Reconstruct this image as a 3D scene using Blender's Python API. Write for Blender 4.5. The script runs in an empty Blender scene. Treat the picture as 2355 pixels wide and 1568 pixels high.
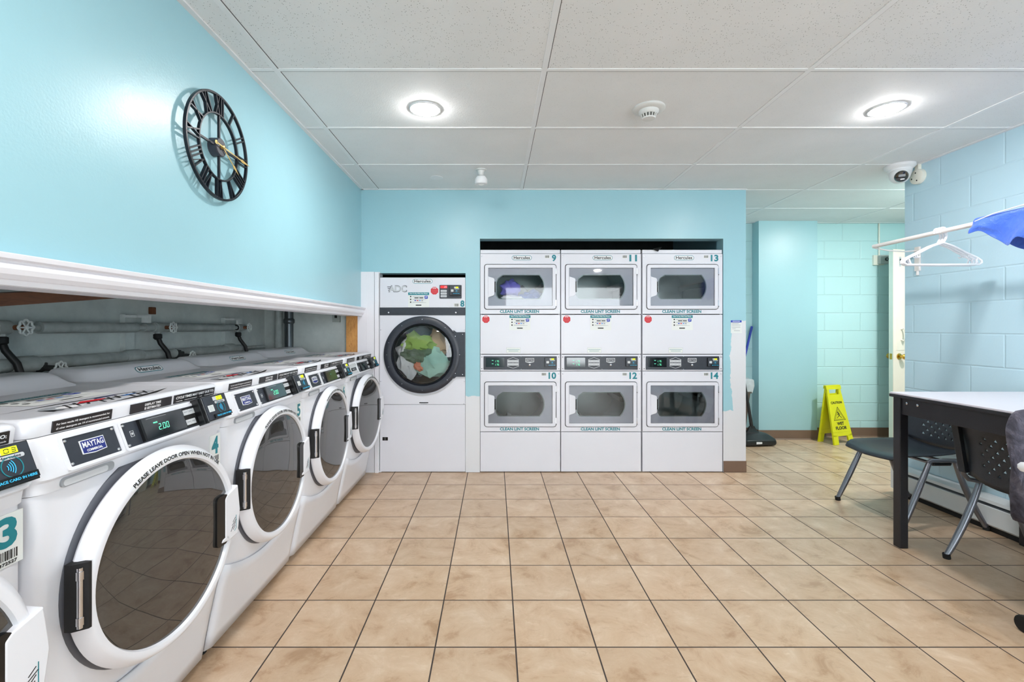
import bpy, bmesh, math, random
from mathutils import Vector, Matrix, noise
random.seed(7)
PI = math.pi
SC = bpy.context.scene
COL = SC.collection

# ------------------------------------------------------------------ camera, world, exposure
cam_data = bpy.data.cameras.new('camera')
cam = bpy.data.objects.new('camera', cam_data)
COL.objects.link(cam)
cam.location = (0, 0, 1.21)
cam.rotation_euler = (PI/2, 0, 0)
cam_data.sensor_width = 36
cam_data.lens = 1075/2355*36
cam_data.shift_x = 39.5/2355
cam_data.shift_y = -31/2355
cam_data.clip_start = 0.02
SC.camera = cam
world = bpy.data.worlds.new('world')
SC.world = world
world.use_nodes = True
world.node_tree.nodes['Background'].inputs[0].default_value = (0.93, 0.96, 1.0, 1)
world.node_tree.nodes['Background'].inputs[1].default_value = 9.0
SC.view_settings.view_transform = 'Standard'
SC.view_settings.look = 'None'
SC.view_settings.gamma = 1
SC.view_settings.use_curve_mapping = False
SC.view_settings.exposure = 0.46
LAMP = 215.0      # radiance of the recessed LED lenses
CEIL = 2.365
LAMPS = [(-0.368, 2.47), (2.07, 2.47), (-0.368, 0.45), (2.07, 0.45), (-0.368, -1.6), (2.07, -1.6), (3.87, 3.75)]

# ------------------------------------------------------------------ colour and material helpers
def lin(c):
    r = []
    for v in c[:3]:
        v = v/255.0
        r.append(v/12.92 if v <= 0.04045 else ((v+0.055)/1.055)**2.4)
    return (r[0], r[1], r[2], 1.0)

class NT:
    """small node-tree helper"""
    def __init__(s, m):
        s.t = m.node_tree; s.n = s.t.nodes; s.l = s.t.links
        s.p = s.n['Principled BSDF']
    def new(s, k, **kw):
        n = s.n.new(k)
        for a, b in kw.items(): setattr(n, a, b)
        return n
    def put(s, sock, v):
        if isinstance(v, bpy.types.NodeSocket): s.l.new(v, sock)
        elif v is not None: sock.default_value = v
    def math(s, op, a, b=None, c=None):
        n = s.new('ShaderNodeMath', operation=op)
        s.put(n.inputs[0], a)
        if b is not None: s.put(n.inputs[1], b)
        if c is not None: s.put(n.inputs[2], c)
        return n.outputs[0]
    def vmath(s, op, a, b=None):
        n = s.new('ShaderNodeVectorMath', operation=op)
        s.put(n.inputs[0], a)
        if b is not None: s.put(n.inputs[1], b)
        return n.outputs[0]
    def mix(s, f, a, b):
        n = s.new('ShaderNodeMix', data_type='RGBA')
        s.put(n.inputs[0], f); s.put(n.inputs[6], a); s.put(n.inputs[7], b)
        return n.outputs[2]
    def noise(s, vec, scale, detail=3, rough=0.5, dist=0.0):
        n = s.new('ShaderNodeTexNoise')
        s.put(n.inputs['Vector'], vec)
        n.inputs['Scale'].default_value = scale; n.inputs['Detail'].default_value = detail
        n.inputs['Roughness'].default_value = rough; n.inputs['Distortion'].default_value = dist
        return n.outputs[0]
    def ramp(s, f, stops):
        n = s.new('ShaderNodeValToRGB')
        s.put(n.inputs[0], f)
        e = n.color_ramp.elements
        while len(e) < len(stops): e.new(0.5)
        for i, (p, c) in enumerate(stops):
            e[i].position = p; e[i].color = c
        return n.outputs[0]
    def bump(s, h, strength, dist=0.01, nrm=None):
        n = s.new('ShaderNodeBump')
        n.inputs['Strength'].default_value = strength; n.inputs['Distance'].default_value = dist
        s.put(n.inputs['Height'], h)
        if nrm is not None: s.put(n.inputs['Normal'], nrm)
        return n.outputs[0]
    def obj(s):
        return s.new('ShaderNodeTexCoord').outputs['Object']

def base_mat(name):
    m = bpy.data.materials.new(name)
    m.use_nodes = True
    return m, NT(m)

MATS = {}
def mat(name, rgb, rough=0.5, metal=0.0, var=0.04, vs=8.0, bump=0.0, bs=60.0, coat=0.0, spec=None, emit=None, es=1.0):
    m, t = base_mat(name)
    c = lin(rgb)
    o = t.obj()
    f = t.noise(o, vs, 4)
    d = tuple(max(0, v*(1-2.2*var)) for v in c[:3]) + (1,)
    l = tuple(min(1, v*(1+2.2*var)) for v in c[:3]) + (1,)
    t.l.new(t.mix(f, d, l), t.p.inputs['Base Color'])
    t.p.inputs['Roughness'].default_value = rough
    t.p.inputs['Metallic'].default_value = metal
    if coat: t.p.inputs['Coat Weight'].default_value = coat; t.p.inputs['Coat Roughness'].default_value = 0.08
    if spec is not None: t.p.inputs['Specular IOR Level'].default_value = spec
    if bump: t.l.new(t.bump(t.noise(o, bs, 3), bump, 0.004), t.p.inputs['Normal'])
    if emit:
        t.p.inputs['Emission Color'].default_value = lin(emit); t.p.inputs['Emission Strength'].default_value = es
    MATS[name] = m
    return m

BLUE = (159, 203, 214)
mat('white_enamel', (226, 226, 232), 0.28, var=0.01, coat=0.25)
mat('dryer_enamel', (222, 222, 230), 0.33, var=0.012, vs=4)
mat('white_plastic', (232, 232, 236), 0.3, var=0.01)
mat('grey_plastic', (150, 153, 158), 0.4, var=0.02)
mat('light_grey', (198, 200, 204), 0.4, var=0.02)
mat('mid_grey', (118, 119, 128), 0.3, 0.25, var=0.02)
mat('window_grey', (158, 158, 170), 0.35, 0.1, var=0.03)
mat('seal_grey', (86, 88, 96), 0.5)
mat('charcoal', (46, 50, 60), 0.38, var=0.12, vs=60)
mat('black_plastic', (14, 15, 18), 0.25, var=0.1)
mat('matte_black', (12, 12, 14), 0.7, var=0.2)
mat('display_glass', (24, 32, 36), 0.08, var=0.05, coat=1.0)
mat('chrome', (205, 205, 210), 0.18, 1.0, var=0.03)
mat('steel', (150, 152, 156), 0.3, 0.9, var=0.05)
mat('brass', (205, 170, 80), 0.22, 1.0, var=0.05)
mat('gold', (214, 180, 110), 0.35, 0.7, var=0.03)
mat('teal_ink', (18, 128, 140), 0.5, var=0.02)
mat('black_ink', (14, 14, 16), 0.5, var=0.02)
mat('white_ink', (236, 236, 238), 0.5, var=0.01)
mat('grey_ink', (150, 154, 160), 0.6, var=0.02)
mat('red_ink', (205, 22, 38), 0.5, var=0.02)
mat('pink_ink', (232, 130, 138), 0.5, var=0.02)
mat('navy_ink', (26, 40, 122), 0.4, var=0.02)
mat('royal_ink', (36, 66, 178), 0.5, var=0.02)
mat('orange_ink', (220, 120, 60), 0.5, var=0.02)
mat('sky_ink', (70, 140, 220), 0.5, var=0.02)
mat('sticker_black', (28, 27, 32), 0.32, var=0.15, vs=30)
mat('sticker_paper', (228, 230, 228), 0.5, var=0.01)
mat('led_green', (90, 230, 170), 0.5, emit=(110, 240, 185), es=0.9)
mat('led_yellow', (230, 240, 20), 0.5, emit=(225, 240, 10), es=0.7)
mat('led_red', (230, 20, 30), 0.5, emit=(235, 20, 30), es=0.6)
mat('button_green', (70, 215, 90), 0.4, emit=(60, 220, 90), es=0.3)
mat('cyan_ink', (50, 170, 215), 0.5, emit=(40, 160, 210), es=0.25)
mat('clock_iron', (22, 24, 34), 0.35, 0.3, var=0.05)
mat('clock_hub', (52, 55, 66), 0.45, var=0.05)
mat('chair_plastic', (40, 46, 54), 0.42, var=0.15, vs=120, bump=0.15, bs=300)
mat('chair_metal', (126, 128, 136), 0.28, 0.75, var=0.04)
mat('rubber', (16, 16, 17), 0.8, var=0.1)
mat('table_white', (226, 222, 232), 0.3, var=0.01)
mat('table_black', (26, 26, 32), 0.4, var=0.3, vs=200)
mat('rod_paint', (232, 226, 224), 0.35, var=0.04, vs=20)
mat('hanger_plastic', (244, 244, 250), 0.25, var=0.01)
mat('sign_yellow', (226, 222, 10), 0.4, var=0.03)
mat('base_brown', (120, 96, 80), 0.45, var=0.06)
mat('door_cream', (250, 236, 222), 0.4, var=0.02)
mat('door_edge', (206, 222, 214), 0.45, var=0.02)
mat('ivory', (234, 232, 220), 0.35, var=0.02)
mat('heater_white', (226, 230, 232), 0.35, var=0.02)
mat('trim_white', (236, 234, 240), 0.35, var=0.015)
mat('grid_white', (236, 236, 238), 0.5, var=0.02)
mat('joint_dark', (88, 88, 88), 0.8, var=0.1)
mat('detector_white', (218, 218, 216), 0.4, var=0.02)
mat('slot_grey', (90, 90, 86), 0.6)
mat('camera_white', (228, 228, 230), 0.3, var=0.01)
mat('lens_black', (8, 9, 14), 0.08, coat=1.0)
mat('pipe_grey', (168, 174, 172), 0.55, var=0.18, vs=18, bump=0.5, bs=60)
mat('pipe_dark', (50, 52, 50), 0.7, var=0.3, vs=30, bump=0.6, bs=50)
mat('galvanised', (92, 98, 102), 0.35, 0.7, var=0.1)
mat('hose_black', (14, 14, 15), 0.5, var=0.1)
mat('valve_white', (214, 218, 216), 0.5, var=0.1, vs=40)
mat('rust', (110, 66, 40), 0.8, var=0.3, vs=40)
mat('utility_dark', (46, 50, 50), 0.9, var=0.2)
mat('drum_steel', (104, 112, 112), 0.32, 0.6, var=0.06)
mat('trashbag', (190, 196, 200), 0.35, var=0.1, vs=30)
mat('bin_brown', (86, 70, 62), 0.5)
mat('broom_blue', (22, 48, 160), 0.35)
mat('sweeper_black', (30, 32, 34), 0.35, var=0.1)
mat('alarm_grey', (168, 176, 174), 0.4)
mat('lace_white', (230, 230, 230), 0.8)
mat('cloth_purple', (110, 104, 205), 0.8, bump=0.3)
mat('cloth_blue', (60, 92, 170), 0.8, bump=0.3)
mat('cloth_white', (225, 225, 228), 0.85, bump=0.3)
mat('cloth_grey', (120, 124, 130), 0.85, bump=0.3)
mat('cloth_green', (150, 178, 92), 0.85, bump=0.3)
mat('cloth_mint', (176, 216, 204), 0.85, bump=0.3)
mat('cloth_tan', (190, 160, 130), 0.85, bump=0.3)
mat('cloth_coral', (226, 140, 110), 0.85, bump=0.3)
mat('cloth_sage', (96, 116, 92), 0.85, bump=0.3)

def wood_mat(name, c1, c2, stretch):
    m, t = base_mat(name)
    v = t.vmath('MULTIPLY', t.obj(), stretch)
    f = t.noise(v, 6, 5, 0.6, 1.5)
    t.l.new(t.ramp(f, [(0.25, lin(c1)), (0.5, lin(c2)), (0.75, lin(c1))]), t.p.inputs['Base Color'])
    t.p.inputs['Roughness'].default_value = 0.5
    MATS[name] = m
wood_mat('post_wood', (168, 100, 44), (216, 160, 92), (14, 14, 2))
wood_mat('beam_wood', (78, 48, 34), (110, 70, 46), (10, 1.5, 10))

def denim_mat():
    m, t = base_mat('denim')
    o = t.obj()
    f = t.noise(o, 11, 5, 0.65, 0.6)
    g = t.noise(o, 500, 2)
    c = t.ramp(f, [(0.32, lin((44, 42, 54))), (0.52, lin((84, 82, 96))), (0.72, lin((140, 136, 152)))])
    t.l.new(t.mix(t.math('MULTIPLY', g, 0.35), c, lin((30, 30, 38))), t.p.inputs['Base Color'])
    t.p.inputs['Roughness'].default_value = 0.9
    t.l.new(t.bump(g, 0.3, 0.002, t.bump(t.noise(o, 9, 4, 0.6, 1.2), 0.8, 0.03)), t.p.inputs['Normal'])
    MATS['denim'] = m
denim_mat()
def satin_mat():
    m, t = base_mat('blue_nylon')
    o = t.obj()
    f = t.noise(o, 26, 4, 0.5, 1.0)
    t.p.inputs['Base Color'].default_value = lin((62, 104, 208))
    t.p.inputs['Roughness'].default_value = 0.45
    t.p.inputs['Sheen Weight'].default_value = 0.3
    t.l.new(t.bump(f, 0.5, 0.01), t.p.inputs['Normal'])
    MATS['blue_nylon'] = m
satin_mat()

def glass_mat(name, tint, refl_rough=0.03, ior=1.5, minf=0.0):
    m = bpy.data.materials.new(name); m.use_nodes = True
    t = m.node_tree; t.nodes.clear()
    out = t.nodes.new('ShaderNodeOutputMaterial')
    tr = t.nodes.new('ShaderNodeBsdfTransparent'); tr.inputs[0].default_value = tint
    gl = t.nodes.new('ShaderNodeBsdfGlossy'); gl.inputs['Roughness'].default_value = refl_rough
    fr = t.nodes.new('ShaderNodeFresnel'); fr.inputs[0].default_value = ior
    ad = t.nodes.new('ShaderNodeMath'); ad.operation = 'MAXIMUM'; ad.inputs[1].default_value = minf
    mx = t.nodes.new('ShaderNodeMixShader')
    t.links.new(fr.outputs[0], ad.inputs[0])
    t.links.new(ad.outputs[0], mx.inputs[0]); t.links.new(tr.outputs[0], mx.inputs[1]); t.links.new(gl.outputs[0], mx.inputs[2])
    t.links.new(mx.outputs[0], out.inputs[0])
    MATS[name] = m
glass_mat('clear_glass', (0.93, 0.95, 0.95, 1), 0.03, 1.5, 0.06)
glass_mat('tinted_glass', (0.62, 0.66, 0.66, 1), 0.04, 1.5, 0.08)

def smoked():
    m, t = base_mat('smoked_glass')
    t.p.inputs['Base Color'].default_value = (0.035, 0.033, 0.032, 1)
    t.p.inputs['Roughness'].default_value = 0.02
    t.p.inputs['IOR'].default_value = 1.9
    f = t.noise(t.obj(), 2.2, 2)
    t.l.new(t.bump(f, 0.10, 0.05), t.p.inputs['Normal'])
    MATS['smoked_glass'] = m
smoked()

def lamp_mat(nm, power):
    m, t = base_mat(nm)
    t.p.inputs['Base Color'].default_value = (0.9, 0.9, 0.9, 1)
    t.p.inputs['Emission Color'].default_value = (1.0, 0.985, 0.965, 1)
    t.p.inputs['Emission Strength'].default_value = power
    MATS[nm] = m
lamp_mat('led_lens', LAMP)
lamp_mat('led_lens_hall', LAMP*2.3)

# ---- surfaces of the room
def paint_mat(name, rgb, rough=0.34, bump=0.12, scale=140):
    m, t = base_mat(name)
    o = t.obj()
    c = lin(rgb)
    f = t.noise(o, 1.3, 4, 0.6)
    d = tuple(v*0.94 for v in c[:3]) + (1,); l = tuple(min(1, v*1.05) for v in c[:3]) + (1,)
    t.l.new(t.mix(f, d, l), t.p.inputs['Base Color'])
    r = t.noise(o, 3.0, 3)
    t.l.new(t.math('MULTIPLY_ADD', r, 0.16, rough-0.08), t.p.inputs['Roughness'])
    h = t.math('ADD', t.noise(o, scale, 2), t.math('MULTIPLY', t.noise(o, 9, 3), 1.5))
    t.l.new(t.bump(h, bump, 0.003), t.p.inputs['Normal'])
    MATS[name] = m
    return t
paint_mat('paint_blue', BLUE)
paint_mat('paint_teal', (164, 203, 210), 0.34, 0.15, 120)

def block_mat(name, rgb, axes, offx, offz, bs=0.45):
    m, t = base_mat(name)
    o = t.obj()
    sep = t.new('ShaderNodeSeparateXYZ'); t.l.new(o, sep.inputs[0])
    cmb = t.new('ShaderNodeCombineXYZ')
    t.l.new(t.math('ADD', sep.outputs[axes], offx), cmb.inputs[0])
    t.l.new(t.math('ADD', sep.outputs[2], offz), cmb.inputs[1])
    wob = t.noise(o, 7, 2)
    br = t.new('ShaderNodeTexBrick')
    br.offset = 0.5; br.squash = 1.0
    t.l.new(cmb.outputs[0], br.inputs['Vector'])
    for k, v in (('Scale', 1.0), ('Mortar Size', 0.008), ('Mortar Smooth', 1.0), ('Bias', 0.0), ('Brick Width', 0.4), ('Row Height', 0.2)):
        br.inputs[k].default_value = v
    c = lin(rgb)
    f = t.noise(o, 1.5, 4)
    t.l.new(t.mix(f, tuple(v*0.94 for v in c[:3])+(1,), tuple(min(1, v*1.06) for v in c[:3])+(1,)), t.p.inputs['Base Color'])
    t.p.inputs['Roughness'].default_value = 0.36
    h = t.math('MULTIPLY', br.outputs['Fac'], -1.0)
    h2 = t.math('ADD', t.math('MULTIPLY', t.noise(o, 55, 4, 0.6), 0.35), t.math('MULTIPLY', wob, 0.3))
    n1 = t.bump(h2, 0.35, 0.004)
    t.l.new(t.bump(h, bs, 0.006, n1), t.p.inputs['Normal'])
    MATS[name] = m
block_mat('block_back', (192, 226, 228), 0, 0.14, 0.03, 0.6)
block_mat('block_right', (194, 224, 238), 1, 0.05, 0.03)

def wall_back_mat():
    t = paint_mat('paint_patchy', BLUE)
    o = t.obj()
    sep = t.new('ShaderNodeSeparateXYZ'); t.l.new(o, sep.inputs[0])
    nz = t.math('SUBTRACT', t.noise(o, 14, 4, 0.6), 0.5)
    x = t.math('MULTIPLY_ADD', nz, 0.05, sep.outputs[0]); z = t.math('MULTIPLY_ADD', nz, 0.06, sep.outputs[2])
    X, Z = sep.outputs[0], sep.outputs[2]
    lt = lambda a, b: t.math('LESS_THAN', a, b)
    gt = lambda a, b: t.math('GREATER_THAN', a, b)
    mul = lambda a, b: t.math('MULTIPLY', a, b)
    a = mul(lt(X, -0.96), lt(Z, 1.675))
    b = mul(mul(gt(X, -0.3), lt(X, 0.0)), lt(z, 0.64))
    edge = t.math('MULTIPLY_ADD', t.math('SINE', t.math('MULTIPLY', Z, 5.3)), 0.016, 1.985)
    c = mul(gt(X, 1.8), mul(t.math('MAXIMUM', gt(x, edge), lt(z, 0.51)), lt(z, 1.265)))
    msk = t.math('MINIMUM', t.math('ADD', t.math('ADD', a, b), c), 1.0)
    old = t.p.inputs['Base Color'].links[0].from_socket
    t.l.new(t.mix(msk, old, lin((222, 222, 226))), t.p.inputs['Base Color'])
wall_back_mat()

def floor_mat():
    m, t = base_mat('floor_tile')
    S = 0.3048
    o = t.vmath('SUBTRACT', t.obj(), (0.079, 1.770, 0.0))
    cell = t.vmath('FLOOR', t.vmath('MULTIPLY', o, (1/S, 1/S, 0)))
    wn = t.new('ShaderNodeTexWhiteNoise'); t.l.new(cell, wn.inputs['Vector'])
    shift = t.vmath('MULTIPLY', wn.outputs['Color'], (23, 31, 0))
    v = t.vmath('ADD', o, shift)
    f1 = t.noise(v, 6.0, 8, 0.68, 0.5)
    f2 = t.noise(v, 26, 4, 0.6, 0.5)
    c = t.ramp(f1, [(0.34, lin((172, 138, 106))), (0.45, lin((198, 168, 138))), (0.57, lin((208, 181, 153))), (0.72, lin((224, 202, 178)))])
    c = t.mix(t.math('MULTIPLY', f2, 0.30), c, lin((186, 154, 124)))
    st = t.noise(t.vmath('MULTIPLY', v, (1.0, 1.9, 1.0)), 15, 7, 0.7, 0.9)
    c = t.mix(t.math('MULTIPLY', t.math('GREATER_THAN', st, 0.60), t.math('MULTIPLY_ADD', st, 3.0, -1.75)), c, lin((158, 122, 90)))
    c = t.mix(t.math('MULTIPLY', t.math('LESS_THAN', st, 0.38), t.math('MULTIPLY_ADD', st, -3.0, 1.2)), c, lin((236, 218, 194)))
    tone = t.math('MULTIPLY_ADD', wn.outputs['Value'], 0.10, 0.93)
    tc = t.new('ShaderNodeVectorMath', operation='SCALE'); t.l.new(c, tc.inputs[0]); t.l.new(tone, tc.inputs['Scale'])
    br = t.new('ShaderNodeTexBrick'); br.offset = 0.0
    t.l.new(o, br.inputs['Vector'])
    for k, val in (('Scale', 1.0), ('Mortar Size', 0.0030), ('Mortar Smooth', 0.15), ('Brick Width', S), ('Row Height', S)):
        br.inputs[k].default_value = val
    t.l.new(t.mix(br.outputs['Fac'], tc.outputs[0], lin((60, 50, 46))), t.p.inputs['Base Color'])
    t.l.new(t.math('MULTIPLY_ADD', br.outputs['Fac'], 0.5, t.math('MULTIPLY_ADD', f1, 0.16, 0.24)), t.p.inputs['Roughness'])
    n1 = t.bump(t.noise(v, 5, 3), 0.18, 0.01)
    t.l.new(t.bump(t.math('MULTIPLY', br.outputs['Fac'], -1), 0.5, 0.003, n1), t.p.inputs['Normal'])
    MATS['floor_tile'] = m
floor_mat()

def ceiling_mat():
    m, t = base_mat('ceiling_tile')
    o = t.obj()
    vr = t.new('ShaderNodeTexVoronoi'); t.l.new(t.vmath('MULTIPLY', o, (1, 0.75, 1)), vr.inputs['Vector'])
    vr.inputs['Scale'].default_value = 120; vr.inputs['Randomness'].default_value = 1.0
    hole = t.math('LESS_THAN', vr.outputs['Distance'], 0.19)
    sep = t.new('ShaderNodeSeparateXYZ'); t.l.new(o, sep.inputs[0])
    patch = t.math('GREATER_THAN', t.noise(o, 34, 2), 0.46)
    old = t.math('LESS_THAN', sep.outputs[1], 2.095)           # the older tiles near the camera are more deeply pitted
    k = t.math('MULTIPLY_ADD', old, 0.42, 0.14)
    hm = t.math('MULTIPLY', t.math('MULTIPLY', hole, patch), k)
    f = t.noise(o, 3, 4, 0.6)
    base = t.mix(f, lin((226, 227, 228)), lin((240, 240, 241)))
    t.l.new(t.mix(hm, base, lin((92, 92, 92))), t.p.inputs['Base Color'])
    t.p.inputs['Roughness'].default_value = 0.75
    n1 = t.bump(t.noise(o, 160, 3), 0.25, 0.003)
    t.l.new(t.bump(t.math('MULTIPLY', hole, t.math('MULTIPLY', k, -1)), 0.7, 0.004, n1), t.p.inputs['Normal'])
    MATS['ceiling_tile'] = m
ceiling_mat()

def cavity_mat():
    m, t = base_mat('cavity_wall')
    o = t.obj()
    f = t.noise(o, 3.5, 5, 0.65)
    c = t.ramp(f, [(0.25, lin((176, 184, 184))), (0.5, lin((205, 212, 210))), (0.75, lin((222, 228, 225)))])
    t.l.new(c, t.p.inputs['Base Color'])
    t.p.inputs['Roughness'].default_value = 0.7
    t.l.new(t.bump(t.noise(o, 25, 4), 0.3, 0.01), t.p.inputs['Normal'])
    MATS['cavity_wall'] = m
cavity_mat()

# ------------------------------------------------------------------ text outlines (all strings converted once)
STRINGS = ['MAYTAG', 'COMMERCIAL', 'Hercules', 'For best results HE detergent is recommended, for', 'all other detergents use 1/4 of recommended amount.',
           'DISPLAY TIME', 'IS ESTIMATED', 'CYCLE TIMES MAY VARY DUE TO:', '• Load size    • Amount of detergent    • Suds    • Unbalanced loads', 'PRICE',
           'PLACE CARD IN HERE', 'PLEASE LEAVE DOOR OPEN WHEN NOT IN USE', 'CLEAN LINT SCREEN', 'How To Pay With Your Phone', 'STOP', 'ADC',
           'CAUTION', 'WET', 'FLOOR', 'CP', '372527'] + [str(i) for i in range(15)] + ['XII', 'XI', 'X', 'IX']
TEXT = {}
def prep_text():
    obs = []
    for s in sorted(set(STRINGS)):
        cu = bpy.data.curves.new('txt', 'FONT'); cu.body = s; cu.size = 1.0; cu.resolution_u = 3
        cu.offset = 0.038 if (s.isdigit() or s.isupper()) and s not in ('MAYTAG',) else 0.024
        ob = bpy.data.objects.new('txt', cu); COL.objects.link(ob); obs.append((s, ob, cu))
    dg = bpy.context.evaluated_depsgraph_get(); dg.update()
    for s, ob, cu in obs:
        me = bpy.data.meshes.new_from_object(ob.evaluated_get(dg))
        vs = [(v.co.x, v.co.y) for v in me.vertices]
        x0 = min(v[0] for v in vs); x1 = max(v[0] for v in vs); y0 = min(v[1] for v in vs); y1 = max(v[1] for v in vs)
        TEXT[s] = ([((x-x0)/(x1-x0), (y-y0)/(y1-y0)) for x, y in vs], [tuple(p.vertices) for p in me.polygons])
        bpy.data.meshes.remove(me)
    for s, ob, cu in obs:
        bpy.data.objects.remove(ob); bpy.data.curves.remove(cu)
prep_text()

# ------------------------------------------------------------------ mesh builder
ID = Matrix.Identity(4)
def rrect(x0, x1, z0, z1, r, n=5):
    """rounded rectangle outline, counter-clockwise"""
    p = []
    for cx, cz, a0 in ((x1-r, z1-r, 0), (x0+r, z1-r, 90), (x0+r, z0+r, 180), (x1-r, z0+r, 270)):
        for i in range(n+1):
            a = math.radians(a0 + 90*i/n)
            p.append((cx + r*math.cos(a), cz + r*math.sin(a)))
    return p
def circle(cx, cz, r, n=32):
    return [(cx + r*math.cos(2*PI*i/n), cz + r*math.sin(2*PI*i/n)) for i in range(n)]

def ray_poly(poly, c, a):
    dx, dz = math.cos(a), math.sin(a); best = None
    for i in range(len(poly)):
        x1, z1 = poly[i]; x2, z2 = poly[(i+1) % len(poly)]
        ex, ez = x2-x1, z2-z1
        den = dx*ez - dz*ex
        if abs(den) < 1e-12: continue
        tt = ((x1-c[0])*ez - (z1-c[1])*ex)/den
        s = ((x1-c[0])*dz - (z1-c[1])*dx)/den
        if tt > 0 and -1e-6 <= s <= 1+1e-6:
            if best is None or tt > best: best = tt
    return best or 0.0

class MB:
    def __init__(s, m='white_plastic'):
        s.v = []; s.f = []; s.mi = []; s.names = [m]; s.cur = 0; s.M = ID; s.sm = []; s.smooth = False
    def use(s, m):
        if m not in s.names: s.names.append(m)
        s.cur = s.names.index(m); return s
    def fr(s, x=0, y=0, z=0, rx=0, ry=0, rz=0):
        s.M = Matrix.Translation((x, y, z)) @ Matrix.Rotation(rz, 4, 'Z') @ Matrix.Rotation(ry, 4, 'Y') @ Matrix.Rotation(rx, 4, 'X'); return s
    def raw(s, vs, fs, smooth=None):
        b = len(s.v)
        for p in vs:
            q = s.M @ Vector(p); s.v.append((q.x, q.y, q.z))
        for f in fs:
            s.f.append(tuple(i+b for i in f)); s.mi.append(s.cur); s.sm.append(s.smooth if smooth is None else smooth)
        return s
    def box(s, x0, x1, y0, y1, z0, z1):
        return s.raw([(x0,y0,z0),(x1,y0,z0),(x1,y1,z0),(x0,y1,z0),(x0,y0,z1),(x1,y0,z1),(x1,y1,z1),(x0,y1,z1)],
                     [(0,3,2,1),(4,5,6,7),(0,1,5,4),(1,2,6,5),(2,3,7,6),(3,0,4,7)])
    def prism(s, poly, y0, y1):
        """outline in x-z (ccw seen from -y), extruded from y0 (front) to y1 (back)"""
        n = len(poly)
        vs = [(x, y0, z) for x, z in poly] + [(x, y1, z) for x, z in poly]
        fs = [tuple(range(n)), tuple(range(2*n-1, n-1, -1))]
        fs += [(i, i+n, (i+1) % n+n, (i+1) % n) for i in range(n)]
        return s.raw(vs, fs)
    def flat(s, poly, y):
        return s.raw([(x, y, z) for x, z in poly], [tuple(range(len(poly)))])
    def prof(s, poly, x0, x1):
        """side profile in y-z, extruded along x"""
        n = len(poly)
        vs = [(x0, y, z) for y, z in poly] + [(x1, y, z) for y, z in poly]
        fs = [tuple(range(n-1, -1, -1)), tuple(range(n, 2*n))] + [(i, (i+1) % n, (i+1) % n+n, i+n) for i in range(n)]
        return s.raw(vs, fs)
    def ring(s, outer, inner, y0, y1, c=None):
        """plate with a hole; both outlines star-shaped about c"""
        if c is None:
            c = (sum(p[0] for p in inner)/len(inner), sum(p[1] for p in inner)/len(inner))
        an = sorted(set(round(math.atan2(p[1]-c[1], p[0]-c[0]), 5) for p in list(outer)+list(inner)))
        n = len(an); vs = []
        for poly in (outer, inner):
            for y in (y0, y1):
                for a in an:
                    r = ray_poly(poly, c, a); vs.append((c[0]+r*math.cos(a), y, c[1]+r*math.sin(a)))
        fs = []
        for i in range(n):
            j = (i+1) % n
            fs += [(i, j, 2*n+j, 2*n+i), (n+i, 3*n+i, 3*n+j, n+j), (i, n+i, n+j, j), (2*n+i, 2*n+j, 3*n+j, 3*n+i)]
        return s.raw(vs, fs)
    def lathe(s, prof, n=48, axis='y', c=(0, 0, 0), smooth=True, cap=True):
        """profile of (radius, height along the axis)"""
        vs = []; fs = []
        for r, h in prof:
            for i in range(n):
                a = 2*PI*i/n; p, q = r*math.cos(a), r*math.sin(a)
                if axis == 'y': vs.append((c[0]+p, c[1]+h, c[2]+q))
                elif axis == 'z': vs.append((c[0]+p, c[1]+q, c[2]+h))
                else: vs.append((c[0]+h, c[1]+p, c[2]+q))
        for k in range(len(prof)-1):
            for i in range(n):
                j = (i+1) % n
                fs.append((k*n+i, k*n+j, (k+1)*n+j, (k+1)*n+i))
        if cap:
            if prof[0][0] > 1e-6: fs.append(tuple(range(n-1, -1, -1)))
            if prof[-1][0] > 1e-6: fs.append(tuple((len(prof)-1)*n+i for i in range(n)))
        return s.raw(vs, fs, smooth)
    def loft(s, secs, smooth=False, cap=True):
        n = len(secs[0]); vs = [p for sec in secs for p in sec]; fs = []
        for k in range(len(secs)-1):
            for i in range(n):
                j = (i+1) % n; fs.append((k*n+i, k*n+j, (k+1)*n+j, (k+1)*n+i))
        if cap: fs += [tuple(range(n-1, -1, -1)), tuple((len(secs)-1)*n+i for i in range(n))]
        return s.raw(vs, fs, smooth)
    def tube(s, pts, r, n=10, closed=False):
        P = [Vector(p) for p in pts]; m = len(P); secs = []; up = None
        rr = r if isinstance(r, (list, tuple)) else [r]*m
        for i in range(m):
            if closed: d = P[(i+1) % m]-P[i-1]
            else: d = P[min(i+1, m-1)]-P[max(i-1, 0)]
            d.normalize()
            if up is None:
                up = d.orthogonal().normalized()
            else:
                up = (up - d*up.dot(d)); up = up.normalized() if up.length > 1e-6 else d.orthogonal().normalized()
            w = d.cross(up)
            secs.append([tuple(P[i] + (up*math.cos(2*PI*k/n) + w*math.sin(2*PI*k/n))*rr[i]) for k in range(n)])
        if closed:
            vs = [p for q in secs for p in q]; fs = []
            for k in range(m):
                for i in range(n):
                    j = (i+1) % n; k2 = (k+1) % m; fs.append((k*n+i, k*n+j, k2*n+j, k2*n+i))
            return s.raw(vs, fs, True)
        return s.loft(secs, True)
    def bar(s, a, b, w, y0, y1):
        """flat bar from a to b in x-z, width w, between y0 and y1"""
        ax, az = a; bx, bz = b; dx, dz = bx-ax, bz-az; L = math.hypot(dx, dz); nx, nz = -dz/L*w/2, dx/L*w/2
        return s.prism([(ax-nx, az-nz), (bx-nx, bz-nz), (bx+nx, bz+nz), (ax+nx, az+nz)], y0, y1)
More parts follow.
